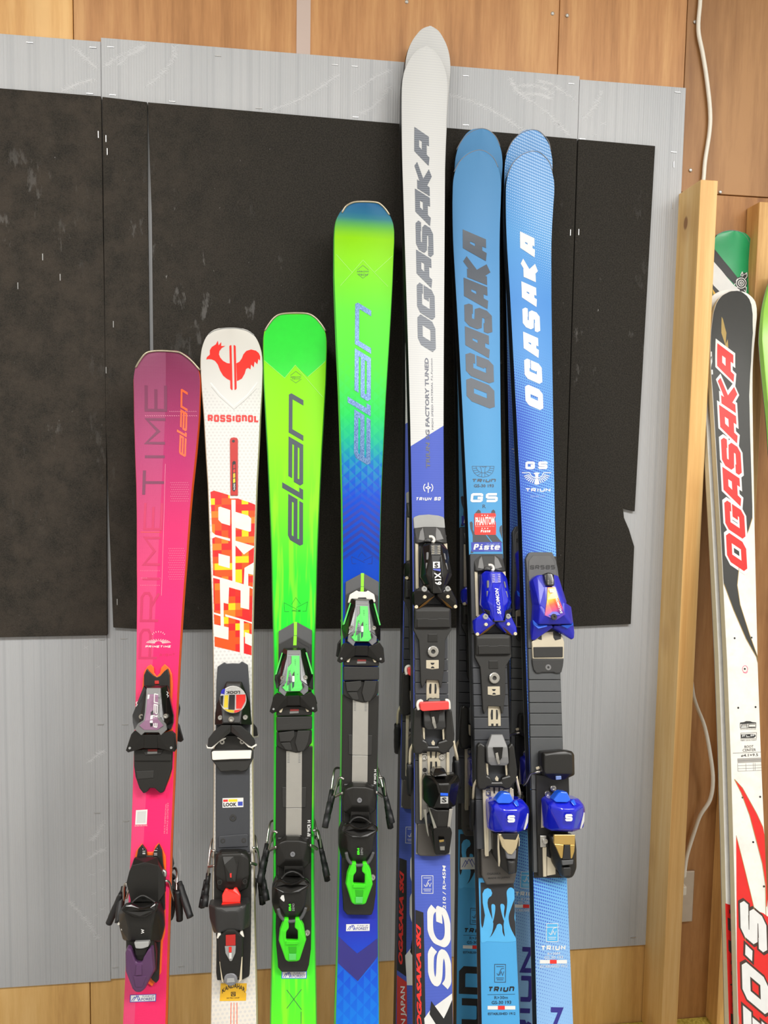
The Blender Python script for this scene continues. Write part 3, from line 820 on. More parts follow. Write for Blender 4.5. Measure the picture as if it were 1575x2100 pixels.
tick_rows(S, cP, 120, 465, 484, 486, 24, 1, PKL, .9); tick_rows(S, cP, 278, 460, 456, 460, 14, 1, PKL, .7)
tick_rows(S, cP, 285, 405, 920, 1040, 10, 9, PKL); tick_rows(S, cP, 272, 378, 1350, 1550, 9, 14, PKL)
tick_rows(S, cP, 88, 220, 1495, 1590, 12, 3, PKL)
S.lines('print', PKL, cP, [[(252, 800), (238, 1300), (226, 1660)]], .6)
S.lines('print', pol('orange_print'), cP, [[(90, 1245), (225, 1246)]], .7)
sun = []
for k in range(-6, 7):
    a = math.radians(k * 12.5); r0, r1 = 18, 66
    sun.append([(207 + math.sin(a) * r0 * 1.4, 1975 - math.cos(a) * r0), (207 + math.sin(a) * r1 * 1.25, 1972 - abs(math.cos(a)) * r1 * .45)])
S.lines('logo', pol('white_print'), cP, sun + [[(207 + 40 * math.sin(math.radians(k * 22)), 1925 - 25 * math.cos(math.radians(k * 22))), (207 + 46 * math.sin(math.radians(k * 22)), 1920 - 30 * math.cos(math.radians(k * 22)))] for k in range(-3, 4)], .7)
S.word('PRIMETIME', pol('white_print'), cP, (120, 1999), (286, 1999), (124, 1985), .26, .28)
S.word('RIGHT', PRT2, cP, (215, 2056), (315, 2052), (215, 2040), .2, .4)
S.text('MULTI DIMENSIONAL', PKL, c1, (383, 1020), (392, 850), (375, 1020)); S.text('SURFACE GEOMETRY', PKL, c1, (397, 1022), (404, 845), (389, 1022))
o = S.decal('sticker', pol('white_print'), c1, [[(218, 888), (283, 884), (279, 968), (213, 970)]], label='small white square sticker')
S.decal('print', flat('faint_grey', (206, 206, 204), .5), c1, [[(226, 896), (276, 893), (272, 960), (221, 962)]], .5, parent=o)
S.text('SCAN FOR MORE', pol('white_print'), c1, (211, 980), (282, 978), (211, 973))
# toe
S.pr('base_plate', pol('orange_plastic'), cA, [(375, 450), (385, 300), (400, 200), (450, 120), (500, 88), (545, 130), (550, 215), (590, 268), (640, 215), (655, 140), (708, 84), (780, 150), (815, 230), (828, 400), (815, 640), (830, 1200), (805, 1750), (722, 1930), (640, 1910), (600, 1850), (450, 1850), (300, 1850), (258, 1650), (300, 800)], 5, 5)
T = S.pr('toe_piece', SB, cA, [(388, 900), (400, 250), (445, 150), (470, 188), (545, 258), (590, 282), (640, 262), (700, 192), (752, 150), (780, 250), (790, 900)], 12, 8)
S.pr('release_window', pol('dark_red_print'), cA, [(556, 332), (620, 330), (624, 382), (560, 386)], 14, 3, T)
S.lines('groove', pol('black_print'), cA, [[(470, 200), (468, 420)], [(545, 270), (548, 420)], [(640, 270), (640, 420)], [(715, 200), (715, 400)]], .7, 12.2, T)
S.hu('toe_housing', GB, cA, [(400, 400, 25), (745, 400, 25), (225, 850, 20), (835, 850, 20), (232, 960, 20), (832, 960, 20), (255, 1060, 20), (800, 1060, 20), (440, 445, 37), (648, 445, 37), (400, 880, 47), (640, 880, 47), (320, 1010, 46), (720, 1010, 46), (400, 1120, 44), (640, 1120, 44)], 8, T)
S.pr('display_frame', pol('mid_grey'), cA, [(440, 440, 38), (648, 440, 38), (640, 880, 50), (725, 980, 50), (740, 1060, 48), (650, 1145, 47), (618, 1100, 48), (410, 1100, 48), (360, 1145, 47), (260, 1060, 48), (310, 970, 50), (390, 920, 50), (412, 800, 48)], 50, 6, T)
D = S.pr('display_plate', pol('mauve_plastic'), cA, [(452, 532, 41), (615, 532, 41), (604, 900, 51), (690, 1000, 51), (600, 1068, 49), (400, 1068, 49), (328, 1000, 51), (410, 925, 51), (440, 700, 46)], 50, 2, T)
S.pr('display_window', pol('white_print'), cA, [(497, 850, 50.5), (533, 850, 50.5), (530, 960, 51.5), (485, 960, 51.5)], 50, .8, D)
S.pr('display_pointer', pol('black_print'), cA, [(500, 800, 49.5), (535, 770, 49), (535, 840, 50.3), (505, 845, 50.3)], 50, .8, D)
S.pr('display_pointer', pol('black_print'), cA, [(488, 965, 51.5), (530, 965, 51.5), (528, 1000, 51.3), (500, 1020, 51)], 50, .8, D)
S.pr('scale_strip', pol('white_plastic'), cA, [(455, 540, 41.6), (485, 540, 41.6), (470, 640, 44), (446, 680, 45)], 41, .8, D)
S.elan(pol('white_print'), cA, (600, 1035), (612, 540), (535, 1020), .2, 50.5, parent=D)
for pts in ([(130, 1370, 28), (165, 1400, 28), (250, 1370, 30), (400, 1330, 32), (410, 1140, 44), (260, 1075, 42), (210, 1130, 38)], [(885, 1340, 26), (850, 1390, 28), (770, 1370, 30), (590, 1330, 32), (590, 1140, 44), (790, 1080, 42), (850, 1130, 38)]):
    w = S.hu('toe_wing', SB, cA, pts, 19, T)
    x, y = (187, 1335) if pts[0][0] < 300 else (803, 1330)
    S.screw(cA, x, y, 33, 2, pol('pale_grey'), w, 'rivet', 5)
S.hu('wing_bridge', SB, cA, [(400, 1135, 45), (595, 1135, 45), (610, 1340, 33), (395, 1340, 33)], 16, T)
for x, y, h in ((360, 865, 45), (720, 860, 45)): S.screw(cA, x, y, h, 4, pol('steel'), T, depth=14)
S.pr('sole_pad', SB, cA, [(248, 1340), (820, 1340), (808, 1650), (767, 1790), (690, 1990), (640, 2005), (590, 1962), (560, 1930), (480, 1930), (440, 1990), (390, 2008), (330, 1930), (272, 1760), (250, 1600)], 17, 13, T, .0015)
S.pr('sole_step', SB, cA, [(262, 1350), (812, 1350), (808, 1530), (255, 1530)], 20, 4, T, .0015)
S.pr('sole_step', MB, cA, [(370, 1350), (690, 1350), (650, 1430), (420, 1440)], 22, 4, T)
S.pr('sole_insert', MB, cA, [(280, 1680), (548, 1665), (545, 1780), (300, 1800)], 18, 3, T)
S.pr('warning_label', pol('label_red'), cA, [(458, 1352), (597, 1352), (597, 1382), (458, 1382)], 22.6, .5, T, 0)
S.pr('warning_label', pol('label_grey'), cA, [(452, 1386), (597, 1384), (596, 1414), (452, 1418)], 22.6, .5, T, 0)
S.lines('print', pol('white_print'), cA, [[(738, 495), (760, 515), (740, 540), (762, 555), (752, 580)], [(302, 640), (285, 660), (300, 690), (282, 715)]], .9, 30, T)
# heel
S.pr('base_plate', pol('orange_plastic'), cB, [(470, 240), (490, 150), (560, 62), (612, 120), (628, 168), (702, 168), (735, 90), (775, 52), (822, 130), (862, 220), (866, 300), (855, 1200), (825, 1310), (805, 1700), (690, 1872), (650, 1840), (560, 1800), (400, 1800), (420, 600)], 4, 4)
Hh = S.pr('heel_piece', SB, cB, [(495, 240), (515, 130), (565, 72), (620, 150), (625, 215), (700, 215), (715, 150), (775, 65), (815, 150), (828, 320), (850, 450), (852, 900), (805, 1000), (795, 1330), (775, 1790), (740, 1830), (690, 1790), (640, 1700), (400, 1650), (420, 600)], 10, 6)
S.lines('print', pol('white_print'), cB, [[(570, y), (605, y)] for y in (158, 180, 192)] + [[(715, y), (755, y)] for y in (150, 185, 205)] + [[(570, 125), (578, 135)], [(752, 118), (758, 126)]], .7, 10.3, Hh)
S.hu('brake_pedal', SB, cB, [(465, 245, 18), (755, 238, 18), (440, 340, 29), (770, 340, 29), (800, 385, 27), (850, 520, 24), (850, 690, 22), (770, 800, 24), (425, 800, 24), (365, 560, 26), (400, 420, 28), (600, 300, 29)], 8, Hh, .003)
S.hu('heel_housing', SB, cB, [(265, 930, 36), (270, 1110, 34), (320, 1290, 22), (680, 1310, 28), (800, 1310, 18), (845, 1130, 18), (830, 960, 25), (345, 905, 62), (740, 885, 62), (390, 1130, 56), (680, 1130, 56), (400, 1300, 45), (660, 1300, 45)], 6, Hh, .003)
S.pr('heel_lip', GB, cB, [(285, 905, 64), (345, 828, 64), (430, 830, 66), (540, 880, 69), (660, 852, 68), (725, 815, 66), (785, 802, 64), (745, 922, 67), (620, 1000, 70), (530, 1012, 70), (430, 997, 69), (340, 948, 66)], 66, 12, Hh, .003)
S.tu('cavity_highlight', pol('dark_grey'), cB, [(420, 830, 40), (490, 760, 32), (570, 722, 30), (650, 752, 32), (730, 808, 40)], 1.4, Hh)  # highlight along the cavity edge, built as a thin tube
S.tu('brake_hinge', pol('brushed_steel'), cB, [(800, 400, 12), (850, 420, 12), (850, 480, 12)], 3, Hh)
L = S.pr('heel_lever', pol('purple_plastic'), cB, [(380, 1385, 56), (352, 1450, 54), (355, 1680, 46), (440, 1900, 36), (480, 1945, 34), (550, 1945, 34), (592, 1900, 36), (707, 1680, 46), (682, 1385, 56), (640, 1405, 56), (582, 1500, 53), (560, 1572, 50), (490, 1572, 50), (462, 1500, 53), (425, 1405, 56)], 50, 14, Hh, .003, .08)
S.pr('lever_grip', pol('purple_plastic'), cB, [(450, 1740, 44), (620, 1740, 44), (570, 1880, 38), (480, 1885, 38)], 42, 3, L, .001)
S.pr('lever_rib', pol('purple_plastic'), cB, [(490, 1600, 50), (560, 1595, 50), (560, 1730, 46), (475, 1735, 46)], 50, 3, L, .001)
S.hu('lever_bar', SB, cB, [(360, 1240, 38), (700, 1200, 38), (360, 1450, 36), (740, 1450, 30), (440, 1560, 40), (740, 1700, 22), (600, 1560, 40)], 8, Hh)
S.hu('spring_cap', pol('pale_grey'), cB, [(460, 1312, 54), (655, 1300, 54), (645, 1370, 54), (560, 1402, 54), (480, 1392, 54)], 30, Hh)
S.hu('scale_window', GB, cB, [(470, 1400, 55), (640, 1385, 55), (590, 1480, 55), (480, 1480, 55)], 30, Hh)
S.lines('lettering', pol('white_print'), cB, [[(552, 1150), (585, 1160), (560, 1172), (585, 1186), (552, 1198)]], .9, 56.5, Hh)
S.pr('spacer', pol('white_plastic'), cB, [(808, 990), (835, 960), (832, 1115), (812, 1100)], 13, 2, Hh)
for x, y in ((267, 1080), (312, 1148)): S.screw(cB, x, y, 38, 1.8, pol('white_plastic'), Hh, 'rivet')
w = S.brake(pol('steel'), cB, [(430, 640, 12), (372, 575, 12), (345, 582, 8), (330, 640, 0), (328, 800, -10), (300, 860, -16)], [(300, 700, -6), (270, 780, -12), (210, 920, -22), (145, 1070, -30)], 1.9)
S.dot('print', pol('white_print'), cB, 248, 873, 5, -5, w)
S.brake(pol('steel'), cB, [(830, 540, 12), (880, 535, 10), (910, 562, 5), (932, 650, -5), (970, 780, -18)], [(1010, 665, -8), (1020, 760, -14), (1035, 900, -22), (1040, 1030, -28)], 1.9)
forest_sticker(S, cB, (408, 2072), (740, 2060), (412, 1978))
back_to_back(S, 'ski paired base to base behind the pink ski, binding towards the wall')

# ================================================================== white ski with the rooster
ross_rows = [(673.5, 448, 500), (676, 440, 508), (680, 432, 514), (686, 426, 519.5), (692, 421.5, 524), (700, 418, 529), (709, 415.7, 533), (720, 413.8, 536.5), (735, 412.7, 539), (755, 413, 540), (799, 416.6, 539),
             (853, 422, 536), (926, 426, 532.5), (998, 430, 528), (1071, 432.5, 526), (1143, 434, 523), (1215, 436.5, 520), (1288, 438, 518), (1353, 439, 517), (1593, 440, 516.5), (1955, 435, 522), (2093, 433.5, 526)]
def ross_extra(N, c, vec, x, y):
    # soft grey dot grid printed between the crown and the binding
    p = .0068
    r = N.ma('DIVIDE', y, p * .866); row = N.ma('FLOOR', r); odd = N.ma('MULTIPLY', N.ma('MODULO', N.ma('ABSOLUTE', row), 2.0), .5)
    fx = N.ma('SUBTRACT', N.ma('FRACT', N.ma('ADD', N.ma('DIVIDE', x, p), N.ma('ADD', odd, 20.0))), .5); fy = N.ma('SUBTRACT', N.ma('FRACT', r), .5)
    d = N.ma('SQRT', N.ma('ADD', N.ma('MULTIPLY', fx, fx), N.ma('MULTIPLY', fy, fy)))
    v = N.ma('ADD', N.ma('ABSOLUTE', N.ma('MULTIPLY', x, .9)), ROSS_V)
    return N.mix(N.ma('MULTIPLY', N.ma('MULTIPLY', N.ma('SUBTRACT', 1.0, sstep(N, d, .26, .36)), N.ma('LESS_THAN', y, v)), .75), c, lin((204, 202, 200)))
S = Ski('white ski with a red rooster on its tip and an orange mosaic below', (476, 770, -.101), (479.5, 2090), -.54, ross_rows); S.rows = ross_rows; RS = S
ROSS_V = Y(S, 842)
S.body(grad_mat('rooster_topsheet', [(Y(S, 674), (206, 203, 196)), (Y(S, 850), (220, 220, 218)), (Y(S, 1300), (226, 226, 223)), (Y(S, 2090), (222, 216, 206))], .35, .25, ross_extra), pol('side_cream'), pol('base_black'))
S.tu('tip_guard', pol('pale_grey'), cR, [(170, 152, -1.0), (230, 112, -.8), (330, 85, -.8), (460, 78, -.8), (560, 88, -.8), (650, 115, -.8), (725, 165, -1)], 1.3)
rooster = [[(138, 465), (145, 435), (182, 403), (182, 350), (205, 310), (255, 278), (280, 232), (290, 290), (322, 250), (322, 298), (374, 296), (330, 320), (300, 360), (294, 400), (310, 440), (345, 480), (395, 508), (428, 512), (432, 722), (390, 700), (345, 662), (308, 600), (280, 525), (245, 480), (205, 462), (160, 458)],
           [(508, 510), (545, 492), (575, 450), (595, 400), (630, 358), (690, 340), (750, 355), (785, 385), (802, 425), (800, 478), (780, 455), (766, 522), (733, 488), (722, 560), (690, 525), (682, 585), (655, 566), (628, 580), (610, 640), (575, 700), (515, 730)],
           [(422, 300), (432, 288), (448, 288), (462, 838), (448, 838), (434, 820)], [(474, 288), (490, 288), (500, 300), (512, 820), (500, 836), (486, 838)]]
S.decal('logo', pol('red_plastic'), cR, rooster, label='red rooster crossed by two bars')
S.lines('print', pol('white_print'), cR, [[(190, 750), (300, 880), (472, 1045), (640, 905), (770, 740)]], 3.0, .3)
S.lines('print', pol('pale_grey'), cR, [[(200, 800), (300, 920), (478, 1078), (620, 960), (760, 820)]], .5, .3)
S.word('ROSSIGnOL', pol('red_print'), cR, (156, 1230), (790, 1236), (156, 1142), .25, .13)
b = S.pr('vibration_bar', pol('dark_red_print'), cR, [(430, 1450), (440, 1428), (478, 1420), (516, 1428), (527, 1450), (527, 2135), (436, 2135)], 2, 2, bev=.0006, label='dark red bar set into the topsheet')
S.decal('print', pol('black_print'), cR, [[(458, 1730), (475, 1710), (500, 1720), (505, 2060), (480, 2090), (458, 2070)]], 2.2, b)
S.decal('print', pol('dark_grey'), cR, [circle(472, 1468, 18, 12)], 2.2, b)
for y0, y1, m in ((1752, 1800, 'dark_red_print'), (1810, 1850, 'red_print'), (1860, 1915, 'amber_print'), (1925, 1975, 'yellow_print')):
    S.decal('print', pol(m), cR, [[(468, y0 + 8), (494, y0), (495, y1), (468, y1 + 8)]], 2.4, b)
S.text('RACING', pol('white_print'), cR, (494, 2068), (494, 1990), (472, 2068), .03, 2.4, parent=b)
def mosaic_mat():
    N = NT('mosaic_print'); vec, x, y, z = N.obj(); p = .0116
    q = N.n('ShaderNodeCombineXYZ')
    N.put(q.inputs[0], N.ma('FLOOR', N.ma('DIVIDE', N.ma('ADD', x, .1), p))); N.put(q.inputs[1], N.ma('FLOOR', N.ma('DIVIDE', y, p)))
    w = N.n('ShaderNodeTexWhiteNoise', noise_dimensions='3D'); N.t.links.new(q.outputs[0], w.inputs[0])
    return N.done(N.ramp(w.outputs[0], [(0, (250, 26, 30)), (.3, (255, 80, 12)), (.56, (240, 40, 24)), (.74, (255, 126, 26)), (.88, (255, 206, 8))], 0, 1, True), .35, 0, .25)
MOS = mosaic_mat()
S.decal('mosaic', MOS, cQ, [[(68, 52), (110, 35), (300, 92), (300, 130), (395, 130), (618, 205), (600, 700), (585, 1200), (560, 2005), (420, 1970), (118, 1900), (105, 1340), (88, 560)]], .3, label='red, orange and yellow block letters')
holes = [[(162, 235), (185, 228), (305, 268), (302, 455), (200, 425), (162, 385)], [(318, 145), (368, 145), (368, 290), (520, 335), (555, 370), (552, 520), (535, 528), (368, 480), (366, 1130), (330, 1120)],
         [(80, 525), (128, 565), (302, 610), (302, 640), (128, 590), (85, 610)], [(366, 635), (604, 700), (604, 712), (467, 800), (366, 690)], [(164, 788), (300, 822), (298, 965), (164, 928)],
         [(95, 1050), (590, 1190), (588, 1212), (535, 1195), (530, 1460), (428, 1435), (428, 1230), (290, 1192), (282, 1392), (225, 1378), (225, 1500), (232, 1760), (190, 1650), (180, 1100), (95, 1078)],
         [(592, 895), (590, 1045), (520, 1030), (520, 1180), (460, 1280), (475, 960)], [(100, 1490), (190, 1515), (190, 1540), (105, 1512)], [(245, 1515), (575, 1610), (575, 1628), (466, 1595), (466, 2080), (420, 1975), (420, 1590), (245, 1540)],
         [(100, 1632), (285, 1672), (282, 1820), (112, 1780)], [(480, 1728), (580, 1755), (575, 1895), (482, 1862)]]
S.decal('print', pol('white_plastic'), cQ, holes, .45)
# plate, toe
S.pr('binding_plate', pol('slate_plate'), PX, [(446, 1367), (460.5, 1357.5), (464, 1361), (477, 1360), (491, 1360.6), (496, 1356), (508, 1363), (511, 1404), (514, 1460), (512, 1560), (512, 1720), (513, 1930), (511, 2003), (497, 2010), (445, 2011), (443, 1995), (443.7, 1935), (442, 1720), (442, 1570), (442, 1500), (443.5, 1400)], 10, 10, bev=.0015)
T = S.hu('toe_piece', SB, cC, [(345, 800, 16), (870, 780, 16), (320, 950, 16), (890, 950, 16), (312, 1140, 18), (905, 1140, 18), (500, 450, 22), (740, 450, 22), (440, 900, 44), (740, 900, 44), (430, 1130, 46), (730, 1130, 46)], 9)
S.hu('display_neck', pol('dark_grey'), cC, [(415, 880, 46), (760, 880, 46), (440, 1110, 52), (720, 1110, 52), (500, 480, 40), (720, 480, 40)], 20, T)
dome = S.pr('indicator_disc', pol('white_print'), cC, circle(605, 735, 212, 28, 218), 58, 10, T, .001, label='round display in red, yellow, blue and white')
for m, poly in (('blue_satin', [(410, 640), (425, 590), (450, 565), (482, 565), (470, 655)]), ('yellow_print', [(475, 668), (532, 665), (524, 862), (460, 862)]), ('black_print', [(545, 662), (636, 660), (632, 895), (532, 895)]),
                ('red_plastic', [(655, 660), (805, 655), (800, 760), (735, 880), (655, 880)]), ('yellow_print', [(460, 880), (620, 905), (620, 948), (530, 930)]), ('red_plastic', [(625, 905), (745, 890), (690, 935), (625, 948)]), ('black_print', [(400, 680), (455, 670), (445, 850), (405, 790)])):
    S.decal('print', pol(m), cC, [poly], 58.6, dome)
S.text('LOOK', pol('black_print'), cC, (715, 596), (492, 600), (715, 645), .03, 59, parent=dome)
def clear_mat():
    N = NT('clear_plastic'); b = N.b
    b.inputs['Transmission Weight'].default_value = 1.0; b.inputs['Roughness'].default_value = .02; b.inputs['IOR'].default_value = 1.12
    b.inputs['Base Color'].default_value = (1, 1, 1, 1)
    return N.m
CLEAR = clear_mat()
def dome_cap(S, crop, cx, cy, r, h0, rise, mat, parent, name='clear_cover'):
    c = S.P3(crop, (cx, cy, h0)); e = S.P3(crop, (cx + r, cy, h0)); R = abs(e.x - c.x); bm = bmesh.new(); n = 24; rings = []
    for k in range(6):
        a = k / 6 * math.pi / 2
        rings.append([bm.verts.new((c.x + R * math.cos(a) * math.cos(2 * math.pi * i / n), c.y + R * math.cos(a) * math.sin(2 * math.pi * i / n), c.z + rise / 1000 * math.sin(a))) for i in range(n)])
    t = bm.verts.new((c.x, c.y, c.z + rise / 1000))
    for a, b in zip(rings, rings[1:]):
        for i in range(n): bm.faces.new((a[i], a[(i + 1) % n], b[(i + 1) % n], b[i]))
    for i in range(n): bm.faces.new((rings[-1][i], rings[-1][(i + 1) % n], t))
    bm.faces.new(rings[0][::-1])
    return from_bm(name, bm, mat, parent, smooth=True)
dome_cap(S, cC, 605, 735, 208, 59.3, 4, CLEAR, dome)
S.screw(cC, 578, 1050, 55, 4.6, pol('steel'), T)
for x, y in ((402, 1025), (798, 1020)): S.screw(cC, x, y, 44, 4, pol('brushed_steel'), T, depth=16)
for pts in ([(415, 1145, 50), (572, 1145, 52), (572, 1250, 40), (460, 1280, 36), (350, 1400, 30), (260, 1500, 26), (200, 1492, 26), (210, 1360, 34), (300, 1240, 42)], [(730, 1150, 50), (572, 1145, 52), (572, 1250, 40), (690, 1280, 36), (800, 1400, 30), (890, 1492, 26), (958, 1450, 26), (955, 1390, 30), (850, 1250, 42)]):
    S.hu('toe_wing', pol('dark_grey'), cC, pts, 22, T)
for pts in ([(172, 1440), (205, 1492), (262, 1496), (350, 1405), (420, 1360), (490, 1342), (490, 1362), (385, 1412), (275, 1522), (190, 1516)], [(664, 1340), (690, 1338), (800, 1405), (900, 1490), (975, 1440), (988, 1470), (905, 1514), (850, 1496), (760, 1405)]):
    S.pr('wing_liner', pol('white_plastic'), cC, pts, 26, 6, T, .0008)
S.pr('sole_pad', MB, cC, [(265, 1530), (905, 1525), (928, 1560), (925, 1680), (872, 1790), (835, 1860), (740, 1892), (670, 1870), (500, 1885), (400, 1888), (340, 1800), (258, 1690), (250, 1560)], 20, 12, T, .003)
S.pr('toe_base', SB, cC, [(420, 1300), (770, 1300), (900, 1510), (900, 1545), (290, 1545), (310, 1500)], 17, 8, T, .002)
S.pr('sole_bar', pol('white_plastic'), cC, [(266, 1572), (290, 1558), (890, 1545), (902, 1560), (888, 1680), (570, 1688), (290, 1702), (272, 1690)], 26, 8, T, .002)
for x, y in ((432, 1412), (752, 1408)): S.screw(cC, x, y, 18, 4.2, pol('brushed_steel'), T, depth=3)
o = S.decal('sticker', pol('white_print'), c1, [[(708, 820), (826, 817), (826, 870), (708, 874)]], 10.4, label='white sticker with coloured blocks on the plate')
for m, poly in (('red_print', [(712, 828), (738, 827), (738, 840), (712, 841)]), ('yellow_print', [(742, 826), (792, 825), (792, 840), (742, 841)]), ('royal_print', [(795, 840), (822, 839), (822, 862), (795, 863)])): S.decal('print', pol(m), c1, [poly], 10.6, o)
S.text('LOOK', pol('black_print'), c1, (713, 868), (788, 866), (713, 846), .04, 10.6, parent=o)
S.screw(c1, 767, 932, 11, 5.5, pol('dark_grey'), depth=1)
k = S.pr('plate_cover', pol('slate_plate'), c1, [(690, 1035), (845, 1022), (853, 1030), (853, 1095), (684, 1102), (683, 1045)], 12, 3, bev=.001)
for x, y in ((710, 1062), (828, 1060)): S.screw(c1, x, y, 12.4, 4, pol('dark_grey'), k, depth=1)
# heel
Hh = S.pr('heel_piece', SB, cD, [(240, 170), (710, 170), (712, 700), (705, 1400), (690, 1740), (600, 1788), (280, 1798), (268, 1700), (272, 1350), (238, 800)], 14, 6, bev=.002)
S.hu('brake_pedal', SB, cD, [(258, 215, 20), (320, 140, 20), (560, 135, 20), (650, 150, 20), (695, 250, 24), (700, 450, 24), (670, 630, 22), (560, 680, 22), (340, 680, 22), (270, 640, 22), (248, 450, 24), (320, 200, 29), (600, 190, 29), (330, 500, 29), (600, 500, 29)], 12, Hh, .003)
S.pr('pedal_ridge', SB, cD, [(325, 165, 26), (560, 160, 26), (545, 330, 32), (515, 560, 32), (395, 560, 32), (365, 330, 32)], 31, 5, Hh, .003)
for x, y in ((312, 555), (632, 545)): S.screw(cD, x, y, 30, 4.5, SB, Hh, 'pedal_button', 3)
S.pr('pedal_window', pol('red_print'), cD, [(440, 440, 33), (462, 436, 33), (462, 492, 33), (444, 492, 33)], 33, .8, Hh, 0)
S.pr('release_tab', pol('red_plastic'), cD, [(395, 630, 30), (430, 650, 31), (480, 650, 31), (500, 622, 30), (530, 625, 30), (578, 720, 36), (572, 800, 42), (345, 805, 42), (342, 715, 36), (380, 640, 31)], 36, 6, Hh, .001)
S.pr('release_tab', pol('red_plastic'), cD, [(345, 808, 42), (572, 803, 42), (575, 850, 56), (470, 912, 60), (400, 908, 60), (318, 882, 56)], 50, 6, Hh, .001)
S.hu('heel_housing', pol('dark_grey'), cD, [(168, 830, 40), (690, 800, 40), (180, 1000, 38), (690, 1000, 34), (235, 1200, 24), (690, 1120, 18), (260, 865, 58), (640, 840, 58), (380, 930, 62), (540, 930, 62), (280, 1190, 50), (610, 1160, 50)], 10, Hh, .003)
S.hu('heel_lever', SB, cD, [(290, 1250, 52), (605, 1240, 52), (310, 1600, 40), (600, 1560, 40), (340, 1790, 30), (585, 1760, 30), (400, 1150, 54), (510, 1150, 54)], 12, Hh, .003)
S.pr('scale_window', pol('dark_red_print'), cD, [(388, 1222, 55), (512, 1215, 55), (512, 1352, 50), (388, 1358, 50)], 52, 2, Hh, .0005)
S.pr('scale_window', pol('pale_grey'), cD, [(376, 1362, 50), (516, 1358, 50), (510, 1450, 47), (465, 1550, 44), (440, 1550, 44), (385, 1450, 47)], 48, 2, Hh, .0005)
S.pr('scale_pointer', pol('red_plastic'), cD, [(428, 1370, 50.6), (462, 1370, 50.6), (462, 1440, 48.3), (428, 1440, 48.3)], 50, .8, Hh, 0)
S.pr('scale_pointer', pol('white_print'), cD, [(432, 1448, 48.2), (464, 1448, 48.2), (464, 1520, 46), (432, 1520, 46)], 48, .8, Hh, 0)
for pts in ([(285, 1198, 51), (322, 1200, 51), (342, 1276, 50), (318, 1262, 50), (272, 1268, 49)], [(572, 1180, 51), (602, 1172, 51), (622, 1252, 50), (604, 1240, 50), (555, 1252, 50)]): S.pr('heel_ear', pol('white_plastic'), cD, pts, 50, 6, Hh, .001)
for pts in ([(308, 1560, 41), (316, 1560, 41), (338, 1790, 31), (375, 1835, 30), (340, 1815, 30)], [(590, 1500, 43), (600, 1500, 43), (592, 1790, 31), (540, 1835, 30), (560, 1790, 31)]): S.pr('heel_edge', pol('cream_plastic'), cD, pts, 35, 4, Hh, .0006)
q = S.pr('lever_ring', pol('silver_paint'), cD, circle(450, 1782, 86, 20, 88), 34, 8, Hh, .002); S.pr('lever_ring_insert', pol('pale_grey'), cD, [(405, 1770, 35), (495, 1765, 35), (505, 1820, 35), (400, 1828, 35)], 35, 1, q, .0005)
for wire, tip in (([(250, 160, 14), (222, 148, 12), (205, 170, 8), (190, 260, 0), (155, 540, -16)], ((140, 530, -14), (85, 860, -30))), ([(730, 120, 14), (758, 108, 12), (780, 130, 8), (800, 220, 0), (825, 480, -14)], ((815, 470, -12), (855, 820, -28)))):
    w = S.tu('brake_arm', pol('steel'), cD, wire, 1.9); stepped_tip(S, cD, tip, w)
S.tu('brake_arm', pol('steel'), cD, [(175, 355, 4), (200, 350, 8), (250, 340, 14)], 2.2); S.tu('brake_arm', pol('steel'), cD, [(690, 310, 16), (730, 316, 12), (772, 330, 6)], 2.4)
o = S.decal('sticker', pol('amber_print'), cD, [[(325, 1832), (655, 1830), (652, 1920), (640, 1945), (650, 1960), (645, 2052), (312, 2056)]], .4, label='yellow shop sticker with arched black lettering')
S.text('KANDAHAR', pol('black_print'), cD, (342, 1962), (632, 1950), (345, 1905), .02, .6, 1.15, parent=o)
S.lines('logo', pol('black_print'), cD, [[(458, 1945), (510, 1943), (510, 1990), (458, 1992), (458, 1945)], [(466, 1985), (475, 1955), (485, 1975), (495, 1955), (503, 1985)]], .9, .6, o)
S.text('SKI PRO SHOP', pol('black_print'), cD, (400, 2030), (562, 2024), (400, 2010), 0, .6, parent=o)
S.lines('print', pol('orange_print'), PX, [[(474, 2056), (472, 2180)], [(480, 2056), (479, 2180)], [(486, 2056), (486, 2180)]], .8)
back_to_back(S, 'ski paired base to base behind the white rooster ski, binding towards the wall')

# ================================================================== lime ski (short) and blue-green ski share one binding
slx_rows = [(642, 582, 626), (645, 570, 638), (651, 561, 646), (660, 553, 656), (670, 547, 664), (682, 542, 668), (695, 540.7, 669.5), (715, 540.5, 669.7), (781, 543, 668), (853, 547.7, 664.6), (926, 553, 661.5), (998, 556.7, 658.5), (1071, 560, 655.5),
            (1143, 562, 652), (1215, 563, 650.5), (1288, 564.5, 648), (1353, 565.5, 646), (1562, 564, 643.5), (1831, 562, 643), (1965, 559, 645.5), (2077, 556.7, 648)]
def slx_extra(N, c, vec, x, y):
    n = N.noise(vec, 1.0, 2.0, .5, (90, 6, 1))
    return N.mix(N.ma('MULTIPLY', sstep(N, n, .5, .62), N.ma('MULTIPLY', sstep(N, y, SLX_Y0, SLX_Y1), .3)), c, lin((190, 250, 40)))
S = Ski('short lime green ski with large dark lettering and a plain green tip', (605, 740, -.101), (602, 2090), -.54, slx_rows); S.rows = slx_rows; SX = S
SLX_Y0, SLX_Y1 = Y(S, 900), Y(S, 1050)
